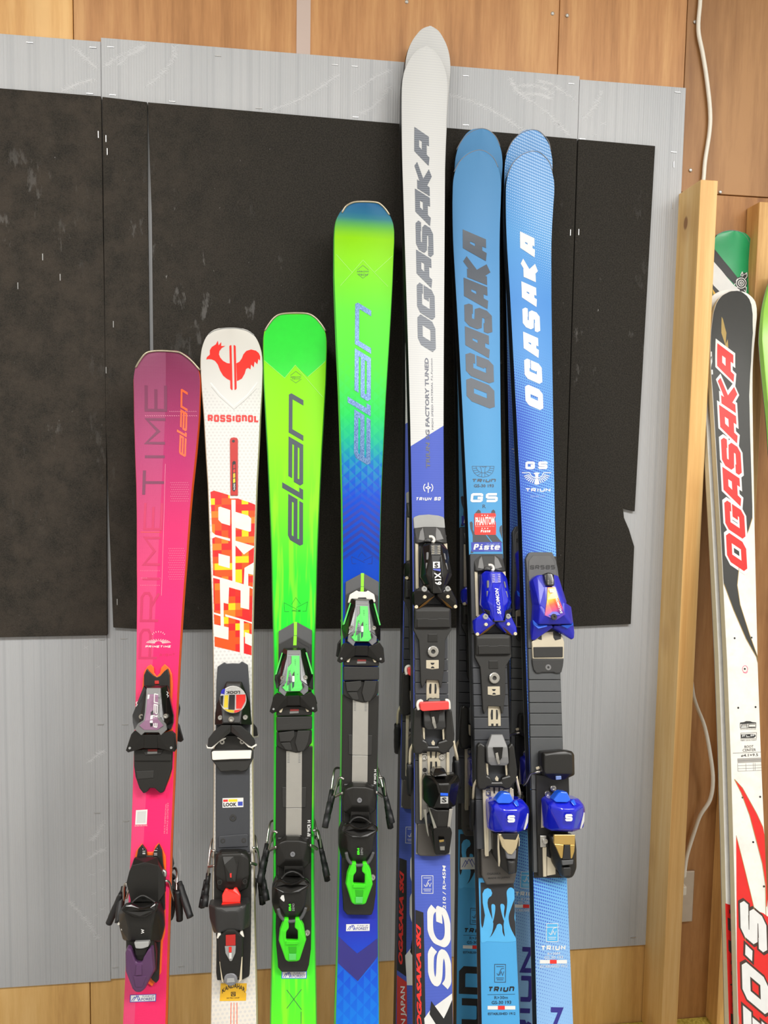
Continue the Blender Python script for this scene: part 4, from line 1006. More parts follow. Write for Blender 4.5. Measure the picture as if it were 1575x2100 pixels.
S.body(grad_mat('lime_topsheet', [(Y(S, 642), (132, 222, 30)), (Y(S, 900), (142, 228, 30)), (Y(S, 1040), (116, 240, 40)), (Y(S, 1170), (58, 232, 52)), (Y(S, 1300), (36, 228, 58)), (Y(S, 1900), (52, 226, 58)), (Y(S, 2090), (92, 232, 48))], .3, .3, slx_extra), pol('side_green'), pol('base_black'))
S.tu('tip_guard', pol('tip_metal'), c7, [(838, 216, -.5), (862, 178, 0), (892, 142, 0), (930, 122, 0), (1005, 116, 0), (1080, 120, 0), (1122, 142, 0), (1155, 178, 0), (1182, 218, -.5)], 1.9, label='metal tip guard')
S.decal('print', pol('green_print'), c7, [[(832, 385), (832, 250), (845, 206), (890, 145), (930, 125), (1080, 124), (1120, 145), (1176, 205), (1187, 250), (1187, 385), (1080, 478), (1010, 410), (950, 484)]], .3, label='plain green tip field')
S.lines('print', flat('lime_edge', (170, 246, 110), .4), c7, [[(834, 384), (950, 484), (1010, 411), (1165, 592)], [(1187, 385), (1080, 478)]], .7, .45)
S.lines('logo', pol('slate_print'), c7, [[(982, 470), (1013, 446), (1045, 470)], [(982, 490), (1013, 512), (1045, 490)]], .5, .45)
S.text('ARROW', pol('slate_print'), c7, (982, 482), (1044, 482), (982, 475)); S.text('TECH', pol('slate_print'), c7, (990, 492), (1036, 492), (990, 485))
S.elan(pol('slate_print'), c7, (1054, 1440), (1056, 625), (968, 1390), .25, .45)
GL = flat('crown_line', (24, 140, 40), .4)
S.lines('logo', GL, c7, [[(975, 1808), (950, 1808), (946, 1757), (1020, 1795)], [(988, 1768), (1013, 1728), (1040, 1765)], [(1016, 1785), (1080, 1752), (1072, 1805), (1050, 1806)]], .6)
S.word('ACE', GL, c7, (990, 1808), (1042, 1808), (990, 1798), .22, .3)
S.lines('logo', pol('slate_print'), c2, [[(152, 1945), (220, 2036)], [(220, 1942), (152, 2030)], [(218, 2045), (218, 2100)]], .7)
def green_binding(S):
    T0 = set(S.root.children)
    S.pr('base_plate', pol('grey_plate'), cE, [(236, 182), (468, 50), (525, 46), (750, 168), (745, 900), (230, 900)], 6, 6, bev=.001)
    S.pr('base_plate', DG, cE, [(238, 378), (460, 258), (520, 258), (742, 385), (745, 1120), (228, 1120)], 9, 4, bev=.001)
    S.pr('plate_stripe', pol('lime_print'), cE, [(470, 40), (520, 40), (516, 250), (470, 250)], 6.6, 1, bev=.0003); S.pr('plate_stripe', pol('lime_print'), cE, [(466, 255), (516, 255), (511, 402), (458, 402)], 9.6, 1, bev=.0003)
    S.pr('plate_groove', pol('black_print'), cE, [(528, 330), (705, 428), (700, 510), (690, 510), (694, 436), (528, 342)], 9.3, .4, bev=0)
    T = S.hu('toe_piece', GB, cE, [(310, 440, 24), (645, 440, 24), (178, 860, 22), (768, 860, 22), (172, 930, 20), (768, 930, 20), (200, 1070, 20), (770, 1085, 20), (380, 480, 35), (570, 480, 35), (350, 950, 46), (580, 950, 46), (240, 1030, 44), (690, 1030, 44)], 8)
    S.hu('adjust_screw', pol('dark_grey'), cE, [(420, 420, 20), (545, 415, 20), (400, 465, 26), (560, 465, 26)], 9, T)
    S.pr('display_frame', pol('silver_paint'), cE, [(368, 475, 36), (575, 475, 36), (574, 940, 48), (690, 1030, 48), (690, 1108, 46), (620, 1168, 45), (560, 1108, 46), (360, 1118, 46), (330, 1186, 45), (238, 1110, 46), (250, 1022, 48), (335, 945, 48), (352, 800, 45)], 46, 6, T)
    S.pr('display_bar', pol('mid_grey'), cE, [(376, 485, 37), (570, 485, 37), (566, 548, 38.5), (378, 548, 38.5)], 38, 3, T, .001)
    D = S.pr('display_plate', pol('mint_plastic'), cE, [(432, 560, 40), (556, 560, 40), (562, 920, 49.5), (625, 1042, 49.5), (560, 1108, 48), (345, 1108, 48), (286, 1040, 49.5), (350, 978, 49.5), (376, 742, 44.5), (432, 680, 43)], 49, 2, T, .0006)
    S.pr('display_window', pol('mid_grey'), cE, [(384, 562, 40), (428, 562, 40), (428, 672, 42.5), (382, 728, 44)], 41, 1.5, T, .0004)
    S.pr('display_slot', pol('black_print'), cE, [(450, 842, 47.6), (478, 800, 46.6), (478, 870, 48.4), (446, 870, 48.4)], 48, .8, D, 0); S.pr('display_slot', pol('white_print'), cE, [(445, 872, 48.6), (480, 872, 48.6), (480, 962, 50), (445, 962, 50)], 48, .8, D, 0)
    S.pr('display_slot', pol('slate_print'), cE, [(446, 966, 50), (474, 966, 50), (472, 1030, 49.8), (446, 1068, 49.2)], 48, .8, D, 0)
    for a, b in (((288, 1040), (332, 1008)), ((590, 1000), (628, 1045))): S.pr('display_slot', pol('dark_grey'), cE, [(a[0], a[1], 50), (a[0] + 18, a[1] - 28, 50), (b[0] + 2, b[1] - 5, 50), (b[0] - 18, b[1] + 22, 50)], 50, .8, D, 0)
    S.elan(pol('slate_print'), cE, (425, 1100), (425, 800), (388, 1092), .15, 49.6, parent=D)
    for m, x in (('slate_print', 535), ('slate_print', 498)): S.lines('print', pol(m), cE, [[(x, y), (x - 14, y + 8)] for y in (range(840, 1000, 24) if x > 500 else range(620, 740, 26))], .7, 48.2 if x > 500 else 43.8, D)
    for pts in ([(283, 512, 33), (300, 515, 33), (205, 850, 28), (176, 858, 26)], [(648, 508, 33), (672, 508, 32), (768, 842, 26), (745, 848, 28)]): S.pr('side_stripe', pol('mint_plastic'), cE, pts, 30, 6, T, .0006)
    for pts, r in (([(95, 1420, 26), (140, 1452, 26), (240, 1405, 28), (370, 1330, 32), (370, 1185, 44), (215, 1130, 40), (168, 1165, 36)], (157, 1382)), ([(835, 1410, 26), (792, 1437, 26), (700, 1400, 28), (560, 1330, 32), (560, 1185, 44), (740, 1112, 40), (808, 1200, 34)], (765, 1370))):
        w = S.hu('toe_wing', SB, cE, pts, 19, T); S.screw(cE, r[0], r[1], 33, 1.8, pol('pale_grey'), w, 'rivet', 5)
    S.hu('wing_bridge', SB, cE, [(365, 1178, 45), (562, 1172, 45), (575, 1330, 33), (355, 1330, 33)], 16, T)
    for x, y in ((297, 906), (648, 896)): S.screw(cE, x, y, 44, 3.9, pol('steel'), T, depth=14)
    for pts in ([(240, 1420), (288, 1358), (306, 1362), (280, 1432), (255, 1436)], [(636, 1354), (662, 1358), (706, 1415), (690, 1424), (668, 1420)]): S.pr('toe_shim', pol('cream_plastic'), cE, pts, 25, 4, T, .0006)
    S.pr('warning_label', pol('label_red'), cE, [(412, 1382), (546, 1380), (546, 1408), (412, 1412)], 22.6, .5, T, 0); S.pr('warning_label', pol('label_grey'), cE, [(405, 1418), (544, 1414), (544, 1442), (405, 1450)], 22.6, .5, T, 0)
    S.pr('sole_pad', SB, cE, [(202, 1330), (752, 1330), (750, 1480), (200, 1490)], 22, 14, T, .002); S.pr('sole_pad', MB, cE, [(200, 1495), (752, 1488), (752, 1695), (198, 1720)], 19, 12, T, .002)
    S.lines('groove', pol('dark_grey'), cE, [[(215, 1635), (400, 1618)], [(490, 1612), (730, 1622)], [(215, 1520), (740, 1505)]], .6, 19.3, T)
    S.pr('sole_pad', SB, cE, [(202, 1722), (752, 1700), (748, 1900), (660, 2000), (560, 2050), (500, 2055), (400, 2032), (280, 1992), (200, 1945)], 13, 8, T, .002)
    for pts in ([(232, 1742), (476, 1712), (482, 1800), (420, 1882), (255, 1886)], [(262, 1902), (412, 1890), (445, 2010), (400, 2022), (340, 2005)], [(528, 1712), (722, 1708), (690, 1900), (622, 2030), (530, 2035), (488, 1900)]): S.pr('sole_insert', MB, cE, pts, 17, 5, T, .001)
    toe = [o for o in S.root.children if o not in T0]; T1 = set(S.root.children)
    S.pr('binding_plate', SB, PX, [(566, 1530), (641.5, 1530), (639, 1700), (638, 1830), (637, 1950), (629, 1990), (577, 1992), (570, 1985), (566, 1900), (565, 1700)], 8, 8, bev=.0015)
    S.pr('plate_bracket', MB, c2, [(130, 1015), (150, 1015), (150, 1035), (220, 1035), (220, 1015), (243, 1015), (240, 1110), (132, 1110)], 9.5, 3, bev=.001)
    S.pr('steel_band', pol('brushed_steel'), c2, [(150, 850), (222, 848), (221, 1110), (149, 1110)], 10.5, 1.2, bev=.0003); S.pr('steel_band', pol('brushed_steel'), c2, [(149, 1112), (221, 1112), (220, 1236), (148, 1238)], 10.0, 1.2, bev=.0003)
    S.lines('print', pol('grey_print'), c2, [[(x, y), (x + 10, y)] for x in (155, 205) for y in range(860, 908, 7)], .6, 10.8)
    S.text('RP WCR 14', pol('white_print'), c2, (261, 1241), (262, 1166), (246, 1241), .03, 8.3)
    H = S.pr('heel_piece', SB, cF, [(240, 230), (640, 230), (668, 600), (672, 1340), (665, 1650), (640, 1850), (612, 1935), (292, 1940), (250, 1880), (225, 1600), (218, 1380), (235, 700)], 11, 4, bev=.002)
    S.hu('brake_pedal', SB, cF, [(235, 285, 18), (345, 210, 18), (515, 210, 18), (630, 265, 18), (645, 350, 22), (660, 430, 22), (650, 560, 20), (560, 640, 18), (330, 640, 18), (238, 600, 20), (222, 430, 22), (250, 310, 27), (350, 275, 29), (520, 275, 29), (620, 300, 27), (340, 520, 28), (560, 520, 28)], 9, H, .003)
    S.screw(cF, 433, 447, 30.5, 4, pol('silver_paint'), H, depth=3)
    S.pr('heel_well', pol('gloss_black'), cF, [(330, 545), (565, 545), (572, 720), (320, 720)], 22, 4, H, .001)
    S.hu('heel_housing', SB, cF, [(168, 880, 36), (168, 1070, 34), (212, 1200, 22), (660, 1150, 18), (655, 860, 34), (215, 765, 40), (645, 790, 40), (235, 850, 60), (620, 850, 60), (300, 935, 62), (540, 935, 62), (280, 1100, 56), (585, 1100, 56), (330, 1255, 42), (510, 1255, 42)], 6, H, .003)
    S.pr('heel_lip', GB, cF, [(180, 862, 62), (220, 772, 60), (288, 762, 62), (350, 800, 66), (420, 816, 69), (500, 800, 67), (575, 752, 63), (650, 792, 60), (652, 856, 62), (520, 940, 68), (420, 956, 69), (310, 940, 68), (210, 882, 63)], 66, 12, H, .003)
    S.tu('cavity_highlight', pol('dark_grey'), cF, [(285, 762, 44), (350, 690, 34), (430, 665, 30), (510, 690, 34), (578, 750, 44)], 1.4, H)  # thin tube standing in for the highlight on the cavity edge
    S.text('ER4', pol('neon_green'), cF, (415, 1160), (413, 1072), (384, 1160), .05, 60.5, parent=H); S.text('DEMO', pol('pale_grey'), cF, (458, 1160), (456, 1068), (430, 1160), .0, 60.5, parent=H)
    S.tu('lever_bail', pol('grey_plate'), cF, [(250, 1130, 50), (270, 1210, 48), (310, 1265, 46), (370, 1290, 46), (430, 1292, 46), (520, 1268, 46), (570, 1200, 48), (600, 1115, 50)], 2.6, H)
    L = S.pr('heel_lever', pol('neon_green'), cF, [(330, 1262, 50), (384, 1262, 50), (386, 1385, 46), (352, 1430, 45), (350, 1535, 41), (500, 1540, 41), (497, 1410, 46), (458, 1380, 46), (464, 1260, 50), (520, 1260, 50), (570, 1360, 47), (600, 1540, 41), (520, 1790, 30), (480, 1802, 29), (380, 1804, 29), (345, 1786, 30), (262, 1550, 41), (276, 1410, 46)], 45, 12, H, .002, .06)
    S.pr('lever_bar', pol('neon_green'), cF, [(350, 1540, 43), (500, 1542, 43), (502, 1590, 41), (345, 1592, 41)], 42, 3, L, .001); S.pr('lever_grip', flat('lever_shade', (52, 190, 28), .35), cF, [(380, 1612, 39), (482, 1612, 39), (478, 1700, 35), (390, 1700, 35)], 38, 1.5, L, .0005)
    S.pr('lever_tab', pol('mint_plastic'), cF, [(385, 1705, 35.5), (480, 1705, 35.5), (476, 1785, 31.5), (388, 1785, 31.5)], 34, 1.5, L, .0005)
    S.screw(cF, 616, 1442, 14, 4.8, pol('steel'), H, depth=3)
    for wire, tip, br in (([(240, 175, 14), (205, 152, 12), (178, 175, 8), (160, 250, 0), (125, 400, -8)], ((120, 385, -8), (30, 780, -30)), [(145, 392, 0), (185, 372, 6), (232, 350, 14)]), ([(690, 145, 14), (728, 138, 12), (755, 152, 8), (772, 210, 0), (795, 380, -8)], ((790, 370, -8), (872, 770, -30)), [(648, 328, 16), (700, 350, 10), (742, 378, 4)])):
        w = S.tu('brake_arm', pol('steel'), cF, wire, 1.9); stepped_tip(S, cF, tip, w); S.tu('brake_link', pol('steel'), cF, br, 2.6, parent=w)
    heel = [o for o in S.root.children if o not in T1]
    return toe, heel
toe, heel = green_binding(S)
S.pr('paper_scrap', pol('white_print'), cF, [(275, 1000, 64.5), (295, 965, 65), (322, 962, 65), (332, 1025, 63), (325, 1045, 62.5), (300, 1030, 63)], 64, .5, bev=0, label='torn white sticker scrap')
forest_sticker(S, cF, (292, 2018), (610, 2018), (296, 1925), 'bright_blue')
back_to_back(S, 'ski paired base to base behind the short lime green ski')

gsx_rows = [(413.5, 735, 764), (416, 722, 776), (422, 710, 786), (428, 704, 790.5), (433, 699, 795), (443, 692.5, 801), (456, 688, 806), (470, 686, 807.5), (490, 685.5, 808), (570, 687, 806), (647, 690, 802), (723, 693, 797), (799, 696.5, 792), (875, 700, 789), (951, 702.5, 785.5), (1028, 704.5, 782.5), (1104, 705.5, 781), (1170, 706, 780.5),
            (1272, 705.5, 778.5), (1562, 703, 775), (1831, 696, 775), (1965, 693, 775.5), (2077, 689, 776.5)]
def gsx_extra(N, c, vec, x, y):
    # chevron lines pointing to the tip
    t = N.ma('SUBTRACT', y, N.ma('MULTIPLY', N.ma('ABSOLUTE', x), -.75))
    f = N.ma('FRACT', N.ma('DIVIDE', t, .0128))
    z1 = N.ma('MULTIPLY', sstep(N, t, CH[0], CH[0] + .02), N.ma('SUBTRACT', 1.0, sstep(N, t, CH[1] - .01, CH[1])))
    c = N.mix(N.ma('MULTIPLY', N.ma('MULTIPLY', N.ma('GREATER_THAN', f, .5), z1), .62), c, N.ramp(y, [(CH[0], (44, 42, 112)), (CH[0] + .06, (66, 60, 130)), (CH[0] + .1, (44, 74, 190)), (CH[1], (40, 110, 200))], 0, 2.2))
    # small triangular facets where green fades to blue
    tri = N.ma('ADD', N.ma('FRACT', N.ma('DIVIDE', N.ma('ADD', x, y), .021)), N.ma('FRACT', N.ma('DIVIDE', N.ma('SUBTRACT', N.ma('ADD', x, 5.0), y), .021)))
    z2 = N.ma('MULTIPLY', sstep(N, y, CH[1] - .1, CH[1] - .02), N.ma('SUBTRACT', 1.0, sstep(N, y, CH[1] + .1, CH[1] + .2)))
    c = N.mix(N.ma('MULTIPLY', N.ma('MULTIPLY', N.ma('GREATER_THAN', tri, 1.0), z2), .18), c, lin((60, 220, 120)))
    z3 = N.ma('SUBTRACT', 1.0, sstep(N, y, LOWB, LOWB + .02))
    return N.mix(N.ma('MULTIPLY', N.ma('MULTIPLY', N.ma('GREATER_THAN', tri, 1.0), z3), .18), c, lin((30, 160, 235)))
S = Ski('taller ski fading from lime green to blue, with a dark blue and lime tip', (746, 520, -.101), (733, 2090), -.54, gsx_rows); S.rows = gsx_rows; GX = S
CH = (Y(S, 1135), Y(S, 925)); LOWB = Y(S, 1990)
S.body(grad_mat('blue_green_topsheet', [(Y(S, 413), (36, 92, 140)), (Y(S, 445), (40, 110, 140)), (Y(S, 462), (90, 170, 70)), (Y(S, 485), (138, 208, 2)), (Y(S, 530), (136, 218, 30)), (Y(S, 640), (100, 222, 64)), (Y(S, 760), (84, 218, 66)), (Y(S, 850), (40, 206, 90)), (Y(S, 900), (20, 176, 140)), (Y(S, 950), (14, 110, 190)), (Y(S, 1010), (20, 74, 200)), (Y(S, 1130), (0, 66, 182)), (Y(S, 1250), (6, 66, 192)), (Y(S, 1700), (40, 52, 160)), (Y(S, 1900), (44, 56, 176)), (Y(S, 2000), (30, 80, 205)), (Y(S, 2095), (28, 110, 220))], .3, .3, gsx_extra), pol('side_green'), pol('base_black'))
S.tu('tip_guard', pol('tip_metal'), c8, [(108, 148, -.5), (128, 116, 0), (150, 100, 0), (180, 90, 0), (235, 88, 0), (292, 92, 0), (315, 102, 0), (340, 126, 0), (364, 160, -.5)], 1.9, label='metal tip guard')
LE = MC['lime_edge']
S.lines('print', LE, c8, [[(78, 372), (165, 470)], [(380, 380), (285, 466)], [(100, 540), (222, 402), (355, 545)]], .6, .35)
S.lines('logo', pol('slate_print'), c8, [[(190, 456), (221, 430), (252, 456)], [(190, 476), (221, 500), (252, 476)]], .5)
S.text('ARROW', pol('slate_print'), c8, (188, 468), (254, 468), (188, 460)); S.text('TECH', pol('slate_print'), c8, (196, 486), (246, 486), (196, 476))
N = NT('glitter_print'); vec, x, y, z = N.obj(); g = N.noise(vec, 900, 2.0, .6, (1.6, .5, 1))
GLIT = N.done(N.ramp(g, [(.35, (36, 70, 132)), (.6, (98, 138, 184)), (.75, (150, 180, 212))]), .3, .2)
S.elan(GLIT, c8, (262, 1510), (266, 690), (172, 1455), .25, .45)
CRN = flat('navy_line', (14, 40, 130), .4)
S.lines('logo', CRN, c8, [[(185, 2036), (163, 2036), (160, 1997), (230, 2030)], [(195, 2000), (215, 1972), (240, 2000)], [(222, 2020), (272, 1996), (270, 2036), (248, 2037)]], .6)
S.text('RP WCR 14', pol('white_print'), cH, (668, 166), (672, -14), (640, 166), .03, 8.3)
d = flat('purple_chevron', (50, 46, 128), .35)
S.decal('print', d, c2, [[(387, 1700), (475, 1778), (572, 1708), (572, 1790), (478, 1905), (385, 1820)]], .3)
def shift_of(a, ca, b, cb, h):
    p = SX.p(ca(a), h); q = S.p(cb(b), h); return Vector((0.0, q[1] - p[1], 0.0)), q[0] - p[0]
dt, ex = shift_of((472, 900), cE, (505, 866), cG, 44); dh, ex2 = shift_of((430, 1800), cF, (523, 1646), cH, 29)
for o in toe: copy_obj(o, S.root, dt)
for o in heel:
    if o.name.startswith('lettering'): continue
    copy_obj(o, S.root, dh)
S.pr('toe_spacer', pol('white_plastic'), cG, [(295, 517), (320, 400), (420, 340), (438, 358), (552, 362), (568, 340), (662, 398), (682, 500), (640, 520), (340, 520)], 18, 8, bev=.002, label='white spacer under the toe piece')
forest_sticker(S, cH, (298, 1978), (588, 1974), (300, 1892), 'white_print')
back_to_back(S, 'ski paired base to base behind the lime to blue fading ski')
cI = Crop(800, 1040, 160 / 1292.0); cJ = Crop(800, 1270, 160 / 1292.0); cK = Crop(800, 1490, 160 / 1159.0)
cL = Crop(930, 1100, 160 / 1292.0); cM = Crop(930, 1500, 170 / 1050.0)
cN = Crop(1060, 1110, 140 / 1050.0); cO = Crop(1070, 1520, 150 / 1016.0)
c3 = Crop(790, 1030, 410 / 1575.0); c4 = Crop(790, 1500, 430 / 1505.0); c9 = Crop(790, 40, 370 / 1575.0)
cS = Crop(940, 930, 210 / 1575.0); cT = Crop(830, 680, 90 / 497.0)
TAN, STL = pol('tan_metal'), pol('brushed_steel')

LIFT = Matrix.Translation((0, -.006, .0255))      # the rear skis stand on a plank
tag(bevel(solid('rack_plank', (.13, -.47, .0005), (.52, -.352, .0215), PINE), .002, 1), 'pine plank on the floor under the tails of the rear skis', 'plank')
# ================================================================== white and violet ski, the tallest
sg_rows = [(94.5, 869, 875), (97, 861, 882), (101, 854, 888), (107, 848, 893.5), (114, 843, 898), (122, 837, 903), (132, 831.5, 907), (143, 827, 911), (155, 824, 913.5), (167, 822, 915), (185, 821, 915.7), (215, 821.5, 915), (251, 822.4, 914), (330, 824.5, 912.5), (416, 827, 911.5),
           (570, 832, 910.7), (723, 838, 910.7), (875, 843, 911), (1043, 846, 912), (1264, 849, 915.5), (1394, 850, 918.5), (1786, 850.6, 924), (1928, 852, 926), (2071, 853, 929)]
def sg_extra(N, c, vec, x, y):
    f = N.ma('FRACT', N.ma('DIVIDE', y, .0042))
    c = N.mix(N.ma('MULTIPLY', N.ma('GREATER_THAN', f, .6), .10), c, lin((120, 124, 150)))
    d = N.ma('ADD', y, N.ma('MULTIPLY', x, -.66))
    return N.mix(N.ma('LESS_THAN', d, SGD), c, N.mix(N.ma('MULTIPLY', N.ma('GREATER_THAN', f, .6), .12), lin((80, 98, 188)), lin((64, 78, 160))))
S = Ski('tall white and violet ski with a red strap, in front of its matching ski', (868, 240, -.058), (890.5, 2071), -.535, sg_rows, 17, (.23, .045)); S.rows = sg_rows; SG = S
SGD = Y(S, 894)
S.body(grad_mat('violet_white_topsheet', [(0, (216, 217, 217)), (2.1, (208, 209, 208))], .32, .2, sg_extra), pol('side_black'), pol('base_black'))
N = NT('hatched_grey'); vec, x, y, z = N.obj(); f = N.ma('FRACT', N.ma('DIVIDE', y, .0042))
HAT = N.done(N.mix(N.ma('GREATER_THAN', f, .6), lin((92, 98, 108)), lin((122, 128, 138))), .4)
S.word('OGASAKA', HAT, PX, (894, 726), (884.5, 284), (857, 703), .28, .05, .45, k=2.0)
S.text('TRIUN SG FACTORY TUNED', flat('italic_grey', (96, 100, 116), .4), cT, (288, 1550), (270, 300), (242, 1545), .03)
S.text('HIGH SPEED MATERIAL F.L.Function', MC['italic_grey'], cT, (326, 1110), (314, 305), (306, 1105), .0)
S.lines('logo', pol('white_print'), cT, [circle(266, 1768, 52, 20, 54, -50, 50), circle(266, 1768, 52, 20, 54, 130, 230), [(266, 1710), (266, 1750)], [(266, 1785), (266, 1826)], [(238, 1768), (266, 1755), (292, 1768), (266, 1782), (238, 1768)]], 1.5)
S.word('TRIUN SG', pol('white_print'), cT, (120, 1915), (402, 1912), (130, 1876), .25, .2)
S.text('OGASAKA SKI', pol('red_print'), PX, (865, 2114), (863, 1903), (855, 2105), .05, .6)
S.decal('print', pol('black_print'), c4, [[(216, 1280), (274, 1300), (282, 1640), (292, 2230), (220, 2180)]], .3)
S.decal('print', flat('brick_red_print', (206, 58, 52), .4), PX, [[(853, 2134), (875, 2150), (884, 2420), (858, 2420)]], .3)
S.text('MADE IN JAPAN', pol('white_print'), PX, (881, 2330), (874, 2160), (868, 2330), .02, .5)
S.decal('print', pol('white_print'), c4, [[(280, 2060), (330, 1990), (485, 1880), (485, 2020), (440, 2300), (300, 2300)]], .34)
S.decal('print', pol('black_print'), c4, [[(318, 2030), (330, 1935), (420, 2060), (487, 1925), (490, 2160), (400, 2160)]], .4)
S.word('$&', pol('white_print'), PX, (926, 2036), (923, 1868), (878, 2016), .27, .08, .45, smooth=5)
S.text('210 / R>45M', pol('white_print'), c4, (436, 1276), (434, 965), (412, 1272), .02)
fis_box(S, c4, 262, 1036, 343, 1162, pol('white_print'))
def slide_binding(S):
    """toe, slider, brake and heel of the race binding on its slate plate"""
    r0 = set(S.root.children)
    S.pr('front_cover', pol('pale_grey'), cI, [(388, 180), (410, 158), (480, 132), (640, 120), (800, 138), (885, 165), (900, 200), (912, 345), (400, 350)], 7, 7, bev=.001)
    T = S.hu('toe_piece', DG, cI, [(398, 350, 8), (910, 345, 8), (945, 590, 16), (425, 590, 16), (480, 590, 20), (880, 590, 20), (560, 325, 12), (750, 325, 12), (590, 540, 21), (760, 540, 21)], 0)
    S.pr('cover_rib', pol('mid_grey'), cI, [(498, 400, 15), (545, 330, 13), (560, 420, 18), (580, 560, 22), (470, 540, 19)], 18, 5, T, .001); S.pr('cover_rib', pol('mid_grey'), cI, [(765, 330, 13), (830, 390, 15), (890, 530, 19), (760, 560, 22), (755, 430, 18)], 18, 5, T, .001)
    S.pr('toe_rail', TAN, cI, [(418, 600), (468, 600), (476, 1350), (428, 1352)], 14, 3, T, .0005); S.pr('toe_rail', TAN, cI, [(880, 600), (946, 600), (950, 680), (960, 1350), (930, 1350)], 13, 3, T, .0005)
    S.tu('adjust_hook', pol('white_plastic'), cI, [(645, 490, 28), (690, 490, 29), (720, 515, 30), (728, 560, 30), (700, 580, 32)], 2.4, T); S.hu('adjust_knob', DG, cI, [(570, 570, 30), (590, 515, 30), (660, 515, 30), (685, 545, 30), (680, 575, 32)], 16, T)
    Hs = S.hu('toe_housing', GB, cI, [(530, 640, 28), (590, 585, 28), (880, 600, 28), (955, 700, 28), (515, 900, 28), (505, 1150, 28), (1028, 1120, 28), (560, 1280, 28), (965, 1290, 28), (640, 1430, 28), (900, 1440, 28), (660, 610, 42), (840, 610, 42), (690, 800, 48), (845, 800, 48), (690, 1170, 52), (870, 1170, 52), (700, 1430, 46), (860, 1430, 46), (600, 1100, 46), (960, 1090, 46)], 14, T, .003)
    S.pr('label_channel', SB, cI, [(690, 795, 48.6), (838, 795, 48.6), (870, 1170, 53), (860, 1425, 47), (712, 1425, 47), (700, 1170, 53)], 50, 1.5, Hs, .0004)
    for pts in (rect(604, 745, 642, 872), rect(594, 920, 636, 1036), [(886, 762), (912, 762), (934, 870), (906, 872)], [(906, 922), (940, 922), (962, 1040), (924, 1042)]): S.pr('housing_slot', pol('mid_grey'), cI, [(p[0], p[1], 45 if p[0] > 700 else 44) for p in pts], 45, 5, Hs, .0012)
    S.pr('scale_window', GB, cI, [(672, 618, 44), (836, 618, 44), (840, 790, 49), (680, 790, 49)], 47, 1.5, Hs, .0004)
    S.lines('print', TAN, cI, [[(x, y), (x + 44, y - 4)] for x in (690, 785) for y in (650, 680, 710, 740, 768)], .8, 49.2, Hs)
    for pts, bx, by in (([(520, 1340), (562, 1300), (600, 1330), (622, 1372), (622, 1412), (545, 1395)], 570, 1357), ([(905, 1372), (925, 1320), (960, 1300), (1012, 1358), (1000, 1380), (905, 1412)], 955, 1352)):
        q = S.pr('wing_lug', pol('cream_plastic'), cI, pts, 40, 14, T, .001); S.screw(cI, bx, by, 42, 4.6, pol('pale_grey'), q, depth=4)
    for pts, rv in (([(365, 1430, 26), (400, 1395, 34), (535, 1290, 38), (600, 1410, 42), (735, 1450, 42), (735, 1475, 38), (600, 1585, 28), (462, 1680, 22), (410, 1672, 22), (368, 1570, 22)], ((577, 1487, 41), (438, 1652, 27))), ([(965, 1290, 38), (900, 1415, 42), (770, 1450, 42), (790, 1500, 38), (900, 1620, 28), (1050, 1682, 22), (1122, 1660, 22), (1110, 1540, 26), (1015, 1352, 36)], ((960, 1482, 41), (1085, 1647, 28)))):
        w = S.hu('toe_wing', GB, cI, pts, 18, T, .002)
        for x, y, h in rv: S.screw(cI, x, y, h, 2.9, pol('cream_plastic'), w, 'rivet', 5)
    S.pr('wing_edge', pol('bronze_plastic'), cI, [(455, 1682, 26), (560, 1592, 32), (735, 1452, 40), (735, 1480, 38), (600, 1605, 28), (500, 1672, 24)], 32, 5, T, .0008)
    S.pr('wing_edge', pol('bronze_plastic'), cI, [(775, 1470, 38), (830, 1500, 38), (960, 1600, 32), (1040, 1680, 26), (960, 1650, 26), (850, 1570, 30)], 32, 4, T, .0008)
    # slider with sole pad
    B = S.pr('slider', MB, cJ, [(396, -160), (1010, -160), (1014, 180), (912, 345), (900, 800), (852, 1130), (832, 1132), (806, 1015), (600, 1005), (570, 1080), (532, 1142), (512, 1060), (490, 500), (478, 350), (396, 190)], 19, 8, bev=.002)
    S.hu('sole_pad', MB, cJ, [(402, -210, 22), (1005, -210, 22), (402, 160, 20), (1005, 150, 20), (430, -140, 25), (980, -140, 25), (440, 130, 23), (970, 130, 23)], 12, B)
    S.pr('sole_insert', SB, cJ, [(445, -10), (620, -22), (640, -8), (770, -8), (800, -22), (985, -10), (990, 132), (450, 135)], 26, 3, B, .001)
    S.pr('slider_tab', SB, cJ, [(628, 240), (785, 240), (790, 380), (622, 380)], 20, 2, B, .001)
    ring = S.pr('bolt_ring', DG, cJ, circle(715, 535, 98, 20, 105), 21, 3, B, .001); S.screw(cJ, 715, 535, 24, 9, pol('steel'), ring, 'bolt', 4)
    q = S.pr('slider_window', TAN, cJ, [(598, 678), (806, 676), (806, 815), (700, 828), (598, 812)], 19.6, 1, B, .0003)
    S.decal('print', pol('black_print'), cJ, [circle(703, 720, 32, 10, 34, 0, 180), circle(705, 812, 30, 10, 32, 180, 360)], 19.9, q)
    R = S.pr('centre_rail', TAN, cJ, [(602, 1005), (815, 1005), (815, 1340), (602, 1340)], 12.5, 1.5, bev=.0004)
    S.decal('rail_slot', pol('black_print'), cJ, [[(656, 1068), (686, 1068), (682, 1230), (650, 1232), (644, 1150)], [(738, 1068), (762, 1068), (772, 1150), (764, 1230), (736, 1230)], [(652, 1300), (690, 1300), (690, 1340), (652, 1340)], [(732, 1300), (768, 1300), (768, 1340), (732, 1340)]], 12.8, R)
    toe = [o for o in S.root.children if o not in r0]; r1 = set(S.root.children)
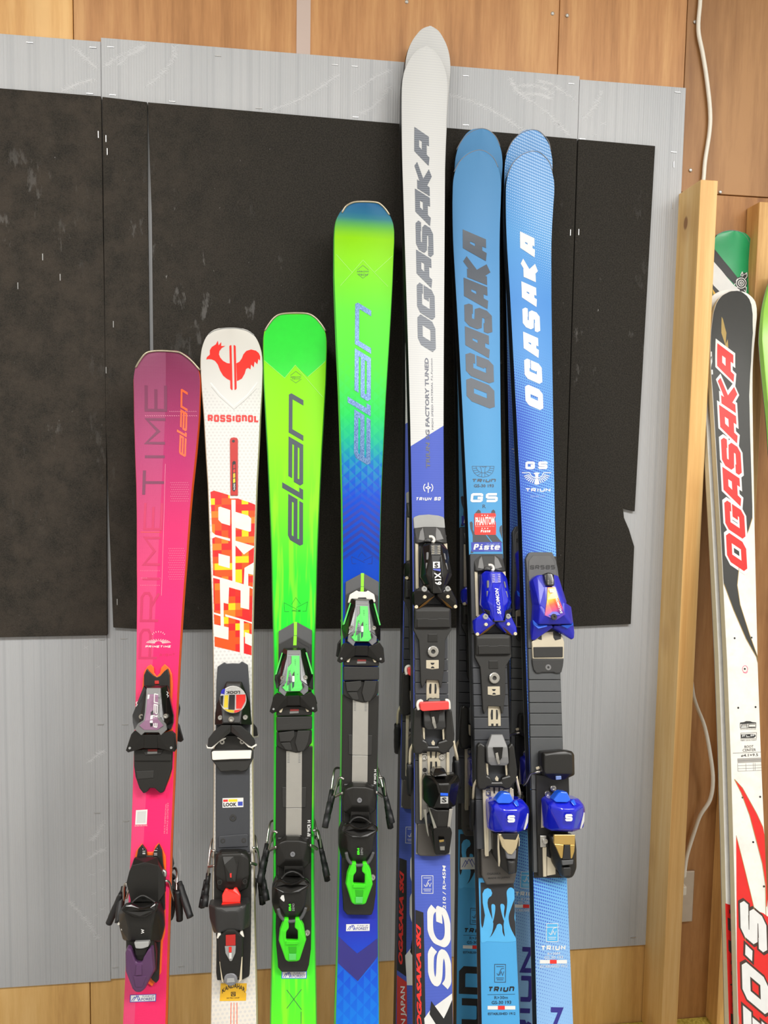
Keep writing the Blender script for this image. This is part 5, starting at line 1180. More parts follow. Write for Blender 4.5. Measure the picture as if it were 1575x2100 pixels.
    # brake frame
    K = S.pr('brake_frame', SB, cJ, [(398, 1490), (440, 1440), (540, 1500), (535, 1900), (560, 1995), (620, 2030), (640, 2100), (790, 2100), (800, 2030), (920, 1995), (905, 1860), (920, 1520), (990, 1450), (1030, 1540), (1070, 1900), (1060, 2080), (930, 2230), (860, 2240), (800, 2200), (560, 2195), (520, 2240), (400, 2230), (372, 2100), (380, 1800)], 28, 12, bev=.003)
    q = S.hu('brake_pedal', DG, cJ, [(560, 1520, 34), (905, 1520, 34), (565, 1690, 36), (905, 1690, 36), (570, 1770, 34), (920, 1790, 34), (610, 1822, 32), (880, 1828, 32), (640, 1310, 26), (830, 1310, 26)], 20, K, .002)
    S.pr('pedal_channel', GB, cJ, [(655, 1520, 37), (825, 1520, 37), (800, 1700, 38), (750, 1760, 37), (690, 1700, 38)], 37, 1.5, q, .0005)
    S.hu('pedal_spring', pol('steel'), cJ, [(690, 1620, 39), (730, 1610, 39), (750, 1700, 39), (770, 1800, 36), (735, 1815, 36), (700, 1720, 39)], 35, q, .002)
    for x in (560, 885): S.pr('frame_strut', TAN, cJ, [(x - 25, 1790), (x + 15, 1800), (x + 18, 1990), (x - 10, 2000)], 24, 3, K, .0005)
    S.pr('frame_star', TAN, cK, [(612, 240), (640, 200), (668, 240), (660, 280), (625, 275)], 28.6, .8, K, .0002)
    for wire, tip in (([(370, 215, 26), (335, 275, 20), (302, 360, 12), (292, 550, 0)], [(288, 555, 0), (298, 800, -14), (305, 1000, -28)]), ([(938, 212, 26), (965, 330, 20), (990, 430, 12), (998, 490, 4)], [(985, 490, 2), (1000, 700, -10), (1010, 900, -24)])):
        w = S.tu('brake_arm', pol('cream_plastic'), cK, wire, 2.2); S.tu('brake_tip', pol('rubber'), cK, tip, [5, 6, 6.5, 6], parent=w)
    brake = [o for o in S.root.children if o not in r1]; r2 = set(S.root.children)
    H = S.pr('heel_track', STL, cK, [(430, 392), (880, 385), (884, 900), (470, 1385), (445, 1385)], 15, 2, bev=.0005)
    S.pr('heel_rail', TAN, cK, [(430, 392), (478, 392), (472, 1392), (446, 1390)], 18, 4, H, .0005); S.pr('heel_rail', TAN, cK, [(838, 385), (880, 385), (884, 900), (842, 900)], 18, 4, H, .0005)
    S.pr('centre_rail', TAN, cK, [(545, 345), (745, 345), (745, 720), (570, 720)], 16.5, 1.5, H, .0004)
    S.decal('rail_slot', pol('black_print'), cK, [[(588, 350), (622, 350), (618, 465), (595, 465)], [(675, 350), (698, 350), (690, 465), (668, 465)], [(596, 520), (625, 520), (622, 700), (592, 680)], [(668, 520), (695, 520), (702, 605), (672, 605)]], 16.9, H)
    for x, y in ((512, 460), (770, 455)): S.screw(cK, x, y, 18, 5.2, pol('steel'), H, depth=3)
    S.dot('rail_hole', pol('black_print'), cK, 515, 645, 3.6, 15.4, H)
    heel = [o for o in S.root.children if o not in r2]
    return toe, brake, heel
def plate_segments(S, crop, pts_left, pts_right, ys, mat, top, line=None):
    """plate cut into blocks by cross grooves; pts give the edges at top and bottom"""
    (lx0, ly0), (lx1, ly1) = pts_left; (rx0, ry0), (rx1, ry1) = pts_right
    for a, b in zip(ys, ys[1:]):
        def E(x0, y0, x1, y1, y): return (x0 + (x1 - x0) * (y - y0) / (y1 - y0), y)
        S.pr('plate_block', mat, crop, [E(lx0, ly0, lx1, ly1, a + .6), E(rx0, ry0, rx1, ry1, a + .6), E(rx0, ry0, rx1, ry1, b - .6), E(lx0, ly0, lx1, ly1, b - .6)], top, top - 2, bev=.0008)
        if line: S.lines('print', line, crop, [[E(lx0, ly0, lx1, ly1, b), E(rx0, ry0, rx1, ry1, b)]], .9, 3)
    S.pr('binding_plate', line or SB, crop, [(lx0, ly0), (rx0, ry0), (rx1, ry1), (lx1, ly1)], 2.2, 2.2, bev=0)
SLP = pol('slate_plate')
plate_segments(S, PX, ((850, 1098), (853, 1752)), ((915, 1098), (924.5, 1752)), [1098, 1240, 1300, 1352, 1376, 1400, 1423.5, 1560, 1690], SLP, 11, pol('pale_grey'))
S.pr('plate_end', flat('plate_end_grey', (74, 70, 66), .5), cK, [(412, 1440), (890, 1440), (885, 1890), (830, 1918), (640, 1932), (440, 1925), (402, 1890)], 11, 10, bev=.002)
toe, brake, heel = slide_binding(S)
lab = [S.pr('badge', pol('white_print'), cI, [(710, 905, 51.2), (824, 903, 51.2), (826, 1006, 52.6), (712, 1010, 52.6)], 51, .5, bev=0), S.pr('badge', pol('royal_print'), cI, [(712, 1022, 52.7), (834, 1018, 52.7), (836, 1066, 53.2), (716, 1040, 53)], 52, .5, bev=0)]
lab.append(S.text('S', pol('black_print'), cI, (735, 1000), (800, 1000), (735, 918), .03, 53.2)); lab.append(S.text('X19', pol('white_print'), cI, (728, 1082), (745, 1290), (838, 1080), .04, 54.2))
for o in lab: o.name = 'lettering' if o.name.startswith('lett') else 'badge'
strap = S.pr('retaining_strap', pol('coral_plastic'), cJ, [(495, 1386), (530, 1374), (960, 1358), (976, 1376), (976, 1488), (945, 1496), (540, 1522), (510, 1500)], 48, 14, bev=.0015, label='red brake retaining strap')
for pts in ([(478, 1500, 40), (458, 1430, 40), (468, 1370, 40), (505, 1350, 40), (530, 1362, 38)], [(915, 1342, 40), (950, 1345, 40), (972, 1375, 40), (980, 1490, 40)]): S.tu('strap_hook', pol('white_plastic'), cJ, pts, 2.6, strap)
# glossy black heel of this ski
H = S.hu('heel_piece', GB, cK, [(480, 800, 26), (520, 715, 34), (630, 735, 50), (1000, 705, 40), (1045, 800, 38), (1000, 1000, 36), (975, 1185, 36), (860, 1222, 48), (650, 1220, 48), (580, 1195, 36), (485, 1080, 22), (700, 850, 62), (900, 845, 62), (745, 1010, 66), (862, 1010, 66)], 16, bev=.004)
S.hu('heel_lip', GB, cK, [(672, 622, 52), (800, 618, 52), (830, 690, 60), (860, 740, 62), (640, 745, 62), (645, 690, 58)], 30, H, .002)
S.pr('badge', pol('bright_blue'), cK, [(748, 985, 66.6), (862, 990, 66.6), (862, 1030, 66), (748, 1025, 66)], 66, .5, H, 0); S.pr('badge', pol('white_print'), cK, [(748, 1042, 65), (862, 1040, 65), (862, 1142, 58.5), (748, 1145, 58.5)], 62, .5, H, 0)
S.text('S', pol('black_print'), cK, (768, 1128), (840, 1128), (768, 1052), .03, 64.5, parent=H)
S.pr('heel_strut', pol('steel'), cK, [(492, 1235, 34), (540, 1230, 36), (556, 1440, 30), (582, 1625, 24), (570, 1640, 24), (545, 1560, 26)], 30, 4, H, .0008)
S.hu('lever_body', SB, cK, [(570, 1195, 40), (935, 1215, 40), (690, 1505, 44), (850, 1500, 44), (700, 1250, 46), (880, 1250, 46)], 20, H)
S.pr('lever_edge', pol('steel'), cK, [(568, 1198, 44), (590, 1215, 46), (695, 1505, 46), (650, 1520, 45)], 45, 3, H, .0006); S.pr('lever_edge', pol('steel'), cK, [(880, 1228, 47), (938, 1216, 44), (892, 1492, 46), (850, 1492, 46)], 45, 3, H, .0006)
L = S.hu('heel_lever', GB, cK, [(618, 1560, 40), (650, 1525, 46), (905, 1512, 46), (922, 1580, 44), (882, 1870, 30), (820, 1905, 26), (680, 1908, 26), (630, 1700, 30), (700, 1500, 48), (880, 1500, 48)], 12, H, .003)
S.pr('lever_slot', pol('black_print'), cK, [(722, 1680, 44), (812, 1672, 44), (830, 1740, 40), (815, 1845, 34), (745, 1845, 34), (725, 1760, 39)], 40, 1, L, .0005); S.pr('lever_pin', pol('gold_metal'), cK, [(728, 1688, 44.6), (798, 1680, 44.6), (802, 1710, 43), (735, 1722, 43)], 43, 1.5, L, .0005); S.pr('lever_pin', pol('steel'), cK, [(740, 1782, 38.8), (812, 1778, 38.8), (812, 1840, 35.4), (745, 1838, 35.4)], 37, 1.5, L, .0005)
SGrear = copy_ski(S, 'tall white and violet ski behind its matching ski, its tip highest', LIFT @ frame_of((871, 240, -.028), (847, 2071), -.40))

# ================================================================== plain blue ski with flame print
gr_rows = [(308, 978, 991), (310.5, 967, 1002), (314, 960.5, 1008), (320, 953, 1013), (328, 945.5, 1017), (338, 938.5, 1020), (349, 932.5, 1022.4), (360, 929, 1024), (371, 926.8, 1025), (382, 925.5, 1025), (418, 925, 1024), (494, 927.5, 1023), (609, 934.5, 1023.5), (723, 942, 1025), (837, 948.5, 1026.5), (951, 954, 1028), (1066, 959.5, 1029.5), (1300, 969, 1038), (1560, 978, 1049), (1814, 984.5, 1057), (1928, 986.5, 1060), (2071, 987.5, 1065)]
def gr_extra(N, c, vec, x, y):
    n = N.noise(vec, 700, 2.0); N.bump(n, .15, .0004); return c
S = Ski('plain sky blue ski with dark flame print, in front of its matching ski, blue binding', (975, 430, -.058), (1026.5, 2071), -.535, gr_rows, 17, (.2, .04)); S.rows = gr_rows; GR = S
S.body(grad_mat('sky_topsheet', [(Y(S, 308), (82, 136, 182)), (Y(S, 600), (92, 148, 200)), (Y(S, 950), (88, 154, 204)), (Y(S, 1500), (80, 158, 210)), (Y(S, 2090), (78, 160, 216))], .38, .1, gr_extra), pol('side_black'), pol('base_black'))
S.tu('tip_guard', pol('silver_paint'), c9, [(600, 1330, -.8), (650, 1240, -.5), (710, 1182, -.5), (770, 1150, -.5), (830, 1140, -.5), (890, 1160, -.5), (950, 1215, -.5), (985, 1290, -.8)], .8)
S.word('OGASAKA', flat('dusk_print', (56, 66, 80), .4), PX, (1015, 842), (1004, 494), (957, 819), .27, .06, .45, k=1.25)
DK = MC['dusk_print']
ea = [[(212, 196), (550, 196), (545, 250), (520, 305), (470, 345), (385, 365), (300, 345), (245, 300), (218, 245), (212, 196)], [(270, 196), (285, 240), (320, 280), (385, 300), (450, 280), (480, 240), (490, 196)], [(330, 205), (350, 225), (360, 300)], [(430, 205), (412, 225), (405, 300)], [(335, 200), (360, 198), (385, 212), (410, 200), (432, 205)],
      [(225, 230), (285, 225)], [(228, 265), (300, 255)], [(250, 300), (325, 282)], [(545, 230), (485, 225)], [(530, 265), (465, 255)], [(508, 300), (440, 282)], [(290, 338), (350, 300)], [(470, 338), (410, 300)], [(362, 300), (358, 360)], [(405, 300), (410, 360)]]
S.lines('logo', DK, cS, ea, .55)
S.word('TRIUn', DK, cS, (203, 442), (568, 442), (215, 390), .27, .25); S.text('GS-30 193', DK, cS, (238, 522), (545, 520), (238, 474), .02)
S.word('Gs', pol('white_print'), cS, (184, 750), (600, 748), (198, 610), .27, .3); S.text('R', DK, cS, (372, 840), (424, 840), (372, 785))
FL = flat('flame_print', (62, 66, 74), .45)
S.decal('print', FL, c3, [[(665, 160), (680, 150), (690, 165), (690, 215), (715, 270), (722, 345), (690, 400), (672, 400), (690, 330), (690, 260), (672, 210)], [(700, 95), (735, 57), (752, 70), (756, 110), (745, 250), (770, 300), (795, 320), (700, 320), (700, 250)], [(832, 95), (838, 68), (852, 57), (866, 70), (868, 100), (865, 250), (905, 300), (930, 320), (850, 320), (800, 255)], [(902, 195), (915, 180), (922, 183), (922, 290), (912, 260), (900, 225)], [(740, 255), (790, 255), (838, 318), (768, 318)]], .32)
st = S.decal('sticker', pol('red_plastic'), cS, [[(248, 928), (262, 920), (560, 918), (575, 930), (578, 960), (566, 985), (548, 1010), (572, 1050), (580, 1110), (578, 1242), (565, 1250), (262, 1250), (250, 1240)]], .45, label='red shop sticker with white lettering')
S.text('PHANTOM', pol('white_print'), cS, (262, 1108), (556, 1096), (262, 980), .03, .6, parent=st)
S.decal('print', pol('white_print'), cS, [circle(x, y, 10, 5) for x in (365, 408, 450) for y in (952, 1152)], .6, st)
S.text('Performance Waxing Pole', pol('white_print'), cS, (262, 1132), (556, 1128), (262, 1116), 0, .6, parent=st)
def piste(bl, br, tl, h, st, t=.15):
    return S.word('pizte', WP_, cS, bl, br, tl, t, .0, h, parent=st, k=1.5)
WP_ = pol('white_print')
piste((338, 1216), (490, 1212), (345, 1172), .6, st, .2)
st = S.decal('sticker', flat('sticker_blue', (62, 70, 176), .35), cS, [[(196, 1366), (664, 1360), (670, 1508), (204, 1510)]], .45, label='blue shop sticker with large white lettering')
piste((218, 1484), (632, 1482), (238, 1388), .65, st, .19); S.text('TUNE UP', flat('pale_blue_print', (150, 175, 232), .4), cS, (430, 1408), (636, 1404), (430, 1388), .02, .65, parent=st); S.text('SAPPORO', MC['pale_blue_print'], cS, (400, 1504), (600, 1502), (400, 1494), 0, .65, parent=st)
# flames below the binding
S.decal('print', flat('flame_black', (40, 40, 44), .45), c4, [[(684, 1085), (936, 1085), (942, 1500), (690, 1505)]], .3)
fl = [[(686, 1505), (686, 1440), (705, 1390), (716, 1320), (700, 1230), (698, 1165), (712, 1135), (735, 1124), (758, 1134), (768, 1160), (762, 1180), (748, 1190), (738, 1204), (734, 1230), (738, 1262), (752, 1305), (768, 1348), (776, 1380), (774, 1410), (768, 1440), (758, 1465), (748, 1480), (764, 1466), (780, 1440), (800, 1400), (808, 1462), (815, 1510)],
      [(686, 1505), (686, 1340), (692, 1400), (728, 1484), (728, 1505)], [(762, 1250), (778, 1240), (790, 1256), (786, 1310), (772, 1368), (768, 1330)], [(826, 1250), (842, 1238), (857, 1256), (852, 1310), (862, 1375), (842, 1330)],
      [(815, 1510), (806, 1462), (798, 1400), (818, 1380), (838, 1394), (842, 1440), (858, 1470), (850, 1385), (868, 1300), (876, 1220), (872, 1150), (898, 1120), (926, 1138), (930, 1190), (908, 1255), (886, 1330), (896, 1400), (925, 1462), (942, 1505)], [(936, 1290), (944, 1505), (942, 1400), (928, 1340)]]
S.decal('print', pol('sky_print'), c4, [soft(q) if i else q for i, q in enumerate(fl)], .42)
fis_box(S, c4, 785, 1672, 864, 1800, DK)
S.word('TRIUn', pol('black_print'), c4, (735, 1870), (922, 1868), (742, 1832), .27, .25); S.lines('print', pol('black_print'), c4, [[(734, 1890), (932, 1886)]], .5)
S.text('R>30m', pol('black_print'), c4, (784, 1922), (880, 1920), (784, 1900)); S.text('GS-30 193', pol('black_print'), c4, (764, 1958), (904, 1956), (764, 1934), .01)
def flagbar(S, crop, x0, y0, x1, y1):
    S.decal('print', pol('white_print'), crop, [rect(x0, y0, x1, y1)], .4); w = x1 - x0; S.decal('print', pol('red_print'), crop, [rect(x0 + w * .37, y0 - 1, x0 + w * .62, y1 + 1)], .5)
flagbar(S, c4, 735, 1970, 934, 1996); S.text('ESTABLISHED 1912', pol('black_print'), c4, (738, 2036), (934, 2034), (738, 2018), .01)
S.word('TRIUn', pol('black_print'), PX, (1056, 2445), (1047, 2112), (1000, 2445), .26, .16, smooth=0)
plate_segments(S, PX, ((964, 1136), (980, 1800)), ((1031, 1136), (1056, 1800)), [1136, 1300, 1370, 1402, 1425, 1448, 1471, 1495, 1518, 1640, 1742], SLP, 11)
S.pr('plate_end', MC['plate_end_grey'], cM, [(352, 1480), (800, 1480), (795, 1640), (800, 1810), (772, 1930), (415, 1945), (362, 1832)], 11, 10, bev=.002)
S.text('OGASAKA', pol('black_print'), cM, (425, 1818), (600, 1812), (425, 1790), .02, 11.4); S.text('MADE IN JAPAN', pol('black_print'), cM, (440, 1878), (715, 1866), (440, 1848), .01, 11.4)
def yshift(a, ca, b, cb, h, T, src=None):
    p = (src or SG).p(ca(a), h); q = T.p(cb(b), h); return Vector((0, q[1] - p[1], 0))
dT = yshift((570, 1357), cI, (545, 1330), cL, 42, S); dB = yshift((645, 245), cK, (560, 600), cM, 28, S)
BL = {'gloss_black': 'blue_gloss', 'bronze_plastic': 'bronze_plastic', 'satin_black': 'blue_gloss'}
for o in toe:
    n = o.name.split('.')[0]
    if n == 'front_cover': continue
    if n == 'toe_piece':
        c = o.copy(); COL.objects.link(c); c.parent = S.root; c.matrix_basis = Matrix.Translation(dT)
        for ch in o.children: copy_obj(ch, c, None, BL if ch.name.split('.')[0] in ('toe_housing', 'toe_wing') else None)
    else: copy_obj(o, S.root, dT)
for o in brake: copy_obj(o, S.root, dB, {'dark_grey': 'mid_grey'})
for o in heel: copy_obj(o, S.root, dB)
S.pr('housing_edge', SB, cL, [(500, 1200, 40), (660, 1240, 48), (685, 1395, 47), (850, 1395, 47), (860, 1230, 48), (980, 1190, 40), (960, 1260, 38), (880, 1300, 42), (860, 1415, 44), (660, 1420, 44), (620, 1330, 42), (560, 1270, 40)], 44, 6, bev=.001)
S.text('SALOMON', pol('white_print'), cL, (790, 1290), (745, 868), (728, 1278), .035, 54.6)
def blue_heel(S):
    H = S.hu('heel_piece', pol('blue_gloss'), cM, [(425, 945, 24), (440, 885, 34), (545, 875, 54), (780, 868, 54), (872, 856, 42), (945, 940, 38), (965, 1000, 36), (945, 1240, 30), (888, 1252, 40), (790, 1290, 44), (620, 1282, 44), (500, 1275, 34), (432, 1230, 20), (425, 1080, 22), (490, 965, 56), (640, 1010, 66), (830, 1010, 66), (930, 948, 54), (640, 1262, 55), (785, 1268, 55)], 14, bev=.003)
    S.hu('heel_lip', pol('bright_blue'), cM, [(600, 790, 58), (640, 774, 60), (715, 780, 60), (762, 880, 62), (715, 912, 63), (570, 912, 63), (540, 880, 62)], 40, H, .0015)
    S.pr('heel_step', pol('bright_blue'), cM, [(760, 900, 62), (805, 868, 58), (835, 940, 62), (800, 955, 65)], 62, 4, H, .001)
    q = S.word('S', pol('white_print'), cM, (685, 1154), (778, 1152), (686, 1062), .3, .1, 66.8, parent=H)
    S.pr('side_label', pol('white_print'), cM, [(936, 1040, 47), (950, 1040, 45), (945, 1150, 42), (908, 1245, 44), (892, 1248, 46)], 45, 4, H, .0004)
    return H
bh = blue_heel(S)
L = S.hu('heel_lever', SB, cM, [(500, 1290, 28), (560, 1290, 40), (835, 1300, 40), (820, 1500, 36), (800, 1790, 28), (700, 1812, 28), (590, 1700, 26), (500, 1560, 22)], 11, bh, .002)
S.hu('lever_plate', pol('champagne_metal'), cM, [(570, 1300, 46), (640, 1372, 48), (790, 1382, 48), (832, 1300, 46), (830, 1345, 46), (800, 1480, 46), (742, 1562, 44), (692, 1552, 44), (620, 1465, 45), (590, 1372, 46)], 38, L, .001)
S.pr('lever_slot', pol('black_print'), cM, [(600, 1295, 50), (825, 1295, 50), (790, 1372, 49.4), (640, 1364, 49.4)], 49, 1, L, .0003)
S.pr('lever_edge', TAN, cM, [(562, 1310, 44), (582, 1318, 44), (582, 1470, 40), (595, 1640, 32), (585, 1715, 30), (570, 1710, 30), (560, 1480, 40)], 38, 3, L, .0006)
S.pr('lever_edge', TAN, cM, [(828, 1345, 42), (842, 1350, 42), (838, 1455, 38), (824, 1455, 38)], 40, 3, L, .0006)
S.hu('lever_tip', pol('silver_paint'), cM, [(660, 1500, 43), (800, 1500, 43), (680, 1620, 40), (790, 1620, 40)], 30, L, .002); S.hu('lever_tip', pol('dark_grey'), cM, [(690, 1640, 40), (790, 1640, 40), (780, 1800, 32), (702, 1805, 32), (730, 1680, 42)], 26, L, .002)
S.pr('heel_rail', TAN, cM, [(385, 740), (442, 740), (448, 1580), (405, 1585)], 17, 4, bh, .0005); S.pr('heel_rail', TAN, cM, [(725, 730), (760, 730), (768, 860), (732, 870)], 17, 4, bh, .0005)
GRm = LIFT @ frame_of((975, 430, -.028), (971, 2071), -.40)
GRrear = copy_ski(S, 'plain sky blue ski with flame print standing behind its matching ski, tip slightly higher', GRm)
# the rear ski's own shop sticker below its heel
y0 = S.p(PX((1010, 1878)))[1]
bm = bmesh.new(); bm.faces.new([bm.verts.new((x, y, .0006)) for x, y in ((-.026, y0 - .008), (.03, y0 - .008), (.03, y0 + .012), (-.026, y0 + .012))])
stq = from_bm('sticker', bm, pol('white_print'), GRrear); stq['label'] = 'white shop sticker with blue mountain mark'
bm = bmesh.new()
for path in ([(-.023, y0 - .004), (-.017, y0 + .007), (-.013, y0 + .001)], [(-.019, y0 - .004), (-.011, y0 + .009), (-.004, y0 - .004)], [(-.009, y0 + .004), (-.006, y0 + .009), (.001, y0 - .004)]):
    for q in stroke_quads(path, .001): bm.faces.new([bm.verts.new((v[0], v[1], .0009)) for v in q])
from_bm('logo', bm, pol('royal_print'), stq)

# ================================================================== dotted blue ski
gb_rows = [(310, 1088, 1102), (313, 1077, 1110), (320, 1066.5, 1117), (329, 1057, 1124), (338, 1050, 1129), (350, 1044, 1131.5), (366, 1038.5, 1134.5), (380, 1036, 1135), (393, 1035, 1134.5), (418, 1035, 1132.8), (494, 1038, 1129.7), (609, 1045.5, 1130), (723, 1051, 1131), (837, 1057, 1133), (951, 1064, 1136), (1066, 1070.5, 1139), (1300, 1079, 1149), (1560, 1088, 1157), (1814, 1095, 1164), (1928, 1098, 1169), (2071, 1100.5, 1174.5)]
def gb_extra(N, c, vec, x, y):
    # slanted rows of lozenge dots that swell and fade along the ski
    a = math.radians(-16); ca, sa = math.cos(a), math.sin(a)
    u = N.ma('ADD', N.ma('MULTIPLY', x, ca), N.ma('MULTIPLY', y, sa)); v = N.ma('SUBTRACT', N.ma('MULTIPLY', y, ca), N.ma('MULTIPLY', x, sa))
    u = N.ma('ADD', u, N.ma('MULTIPLY', v, .35))
    fu = N.ma('SUBTRACT', N.ma('FRACT', N.ma('ADD', N.ma('DIVIDE', u, .0038), 400.0)), .5); fv = N.ma('SUBTRACT', N.ma('FRACT', N.ma('ADD', N.ma('DIVIDE', v, .0050), 10.0)), .5)
    d = N.ma('MULTIPLY', N.ma('SQRT', N.ma('ADD', N.ma('MULTIPLY', N.ma('MULTIPLY', fu, fu), 1.3), N.ma('MULTIPLY', N.ma('MULTIPLY', fv, fv), 1.9))), 1.25)
    # light dots near the tip
    g = N.ma('ADD', N.ma('SUBTRACT', y, GBY[0]), N.ma('MULTIPLY', x, 1.6))
    size = N.ma('MULTIPLY', sstep(N, g, -.13, .1), .62)
    c = N.mix(N.ma('MULTIPLY', N.ma('LESS_THAN', d, size), .85), c, lin((176, 204, 238)))
    # deep blue dots in the middle, heavier on the left edge
    mid = N.ma('MULTIPLY', N.ma('SUBTRACT', 1.0, sstep(N, y, GBY[1] - .05, GBY[1] + .16)), sstep(N, y, GBY[2] - .34, GBY[2] + .22))
    sz2 = N.ma('MULTIPLY', mid, N.ma('SUBTRACT', .66, N.ma('MULTIPLY', x, 7.0)))
    return N.mix(N.ma('MULTIPLY', N.ma('LESS_THAN', d, sz2), .88), c, lin((58, 82, 188)))
S = Ski('dotted blue ski in front of its matching ski, rightmost on the padded wall', (1083, 430, -.058), (1137.5, 2071), -.535, gb_rows, 17, (.2, .04)); S.rows = gb_rows; GBK = S
GBY = (Y(S, 470), Y(S, 830), Y(S, 1850))
S.body(grad_mat('dotted_topsheet', [(Y(S, 310), (92, 146, 206)), (Y(S, 480), (94, 156, 214)), (Y(S, 620), (84, 142, 210)), (Y(S, 800), (98, 154, 214)), (Y(S, 1130), (116, 176, 226)), (Y(S, 1500), (104, 170, 222)), (Y(S, 1800), (104, 170, 222)), (Y(S, 1960), (134, 178, 224)), (Y(S, 2090), (138, 182, 228))], .34, .2, gb_extra), pol('side_black'), pol('base_black'))
S.tu('tip_guard', pol('silver_paint'), c9, [(1062, 1375, -.8), (1110, 1262, -.5), (1180, 1190, -.5), (1240, 1160, -.5), (1300, 1150, -.5), (1360, 1168, -.5), (1430, 1240, -.5), (1458, 1320, -.8)], .8)
WP = pol('white_print')
S.word('OGASAKA', WP, PX, (1114.5, 844), (1101, 491), (1078, 828), .29, .2, .45, k=1.7)
S.word('GS', WP, cS, (1030, 242), (1370, 240), (1034, 124), .3, .45)
eg = [[(980, 296), (1095, 296), (1130, 355), (1205, 385), (1280, 355), (1312, 296), (1428, 296)], [(1160, 305), (1185, 320), (1190, 380)], [(1225, 305), (1222, 320), (1226, 380)], [(1160, 305), (1200, 297), (1248, 305)]]
for k in range(8):
    a = math.radians(18 + k * 10.5)
    for sx in (-1, 1): eg.append([(1205 + sx * math.cos(a) * 118, 296 + math.sin(a) * 98), (1205 + sx * math.cos(a) * 205, 300 + math.sin(a) * 165)])
S.lines('logo', WP, cS, eg, 1.35); S.decal('logo', WP, cS, [[(1172, 300), (1200, 292), (1250, 306), (1228, 322), (1232, 372), (1182, 372), (1186, 322)], [(1180, 392), (1232, 392), (1248, 470), (1205, 480), (1168, 470)]], .5)
S.word('TRIUN', WP, cS, (1030, 590), (1412, 588), (1034, 535), .26, .25); S.text('GS-30 193', pol('pale_blue_print') if 'pale_blue_print' in MC else WP, cS, (1112, 672), (1328, 670), (1112, 644), .01)
fis_box(S, c4, 1158, 1380, 1240, 1508, WP, pol('sky_print'))
S.word('TRIUN', WP, c4, (1117, 1574), (1292, 1568), (1119, 1538), .26, .25); S.text('R>30M', WP, c4, (1166, 1606), (1254, 1602), (1166, 1588)); S.text('GS-30 193', WP, c4, (1142, 1634), (1276, 1630), (1142, 1614))
flagbar(S, c4, 1110, 1640, 1305, 1666); S.text('ESTABLISHED 1912', WP, c4, (1112, 1698), (1306, 1692), (1112, 1678))
S.word('TRIUN', pol('navy_print'), PX, (1156, 2365), (1156, 2066), (1124, 2365), .3, .2)
SL2 = flat('slate_plate_soft', (78, 80, 82), .5)
plate_segments(S, PX, ((1079, 1141), (1095, 1800)), ((1141, 1141), (1163.5, 1800)), [1150, 1330, 1394, 1418, 1441, 1463, 1487, 1512, 1620, 1790], SL2, 11)
fc = S.pr('front_cover', pol('grey_plate'), cN, [(140, 270), (185, 178), (225, 166), (545, 168), (602, 290), (630, 415), (645, 530), (650, 760), (190, 760), (175, 620), (150, 400)], 13, 10, bev=.0012)
S.pr('cover_face', flat('cover_face_grey', (92, 92, 93), .5), cN, [(185, 300), (248, 218), (510, 215), (575, 310), (612, 480), (620, 740), (200, 740), (180, 520)], 14.5, 2, fc, .001)
S.word('SR585', pol('black_print'), cN, (203, 430), (586, 428), (205, 370), .2, .3, 15, parent=fc)
T = S.hu('toe_piece', pol('blue_satin'), cN, [(262, 960, 24), (270, 1000, 24), (350, 985, 47), (740, 935, 47), (835, 1000, 28), (872, 1270, 26), (330, 1285, 30), (248, 1222, 24), (440, 1150, 54), (740, 1140, 54), (330, 1280, 44), (840, 1275, 42)], 12, bev=.002)
S.hu('toe_housing', pol('blue_satin'), cN, [(208, 620, 22), (245, 580, 30), (312, 520, 35), (395, 515, 36), (580, 515, 36), (640, 532, 30), (722, 850, 28), (770, 940, 28), (262, 980, 24), (430, 690, 44), (600, 690, 44), (352, 992, 47), (742, 975, 47), (470, 1100, 52), (700, 1090, 52)], 12, T, .002)
S.hu('adjust_cap', GB, cN, [(420, 500, 46), (470, 482, 47), (530, 485, 47), (575, 515, 46), (580, 670, 50), (560, 692, 50), (460, 680, 50), (440, 640, 49)], 30, T, .003)
S.lines('print', TAN, cN, [[(475, y), (490, y)] for y in (605, 630, 655)] + [[(535, y), (552, y)] for y in (600, 625, 650)], .7, 51, T)
N = NT('sunset_label'); vec, x, y, z = N.obj()
la = S.p(cN((590, 712)), 48); lb = S.p(cN((590, 1215)), 54)
t = N.ma('SUBTRACT', N.ma('DIVIDE', N.ma('SUBTRACT', la[1], y), la[1] - lb[1]), N.ma('MULTIPLY', N.ma('SUBTRACT', x, la[0]), -7.0))
SUN = N.done(N.ramp(t, [(-.3, (240, 60, 90)), (-.12, (248, 90, 60)), (.1, (252, 205, 40)), (.3, (252, 190, 40)), (.46, (245, 100, 60)), (.62, (215, 70, 110)), (.8, (84, 44, 170)), (1.2, (46, 40, 176))], -.5, 1.5), .3, 0, .3)
D = S.pr('display_label', SUN, cN, [(472, 708, 46.5), (590, 706, 46.5), (640, 870, 50), (748, 1122, 55), (600, 1218, 53), (430, 1140, 54.5), (465, 900, 50)], 50, 1.5, T, .0004)
S.word('S', WP, cN, (500, 790), (570, 790), (500, 735), .3, .1, 50, parent=D); S.text('SALOMON', WP, cN, (704, 1105), (622, 860), (668, 1112), .035, 55.2, parent=D)
S.screw(cN, 575, 1163, 55.5, 5.2, pol('dark_grey'), T, depth=3)
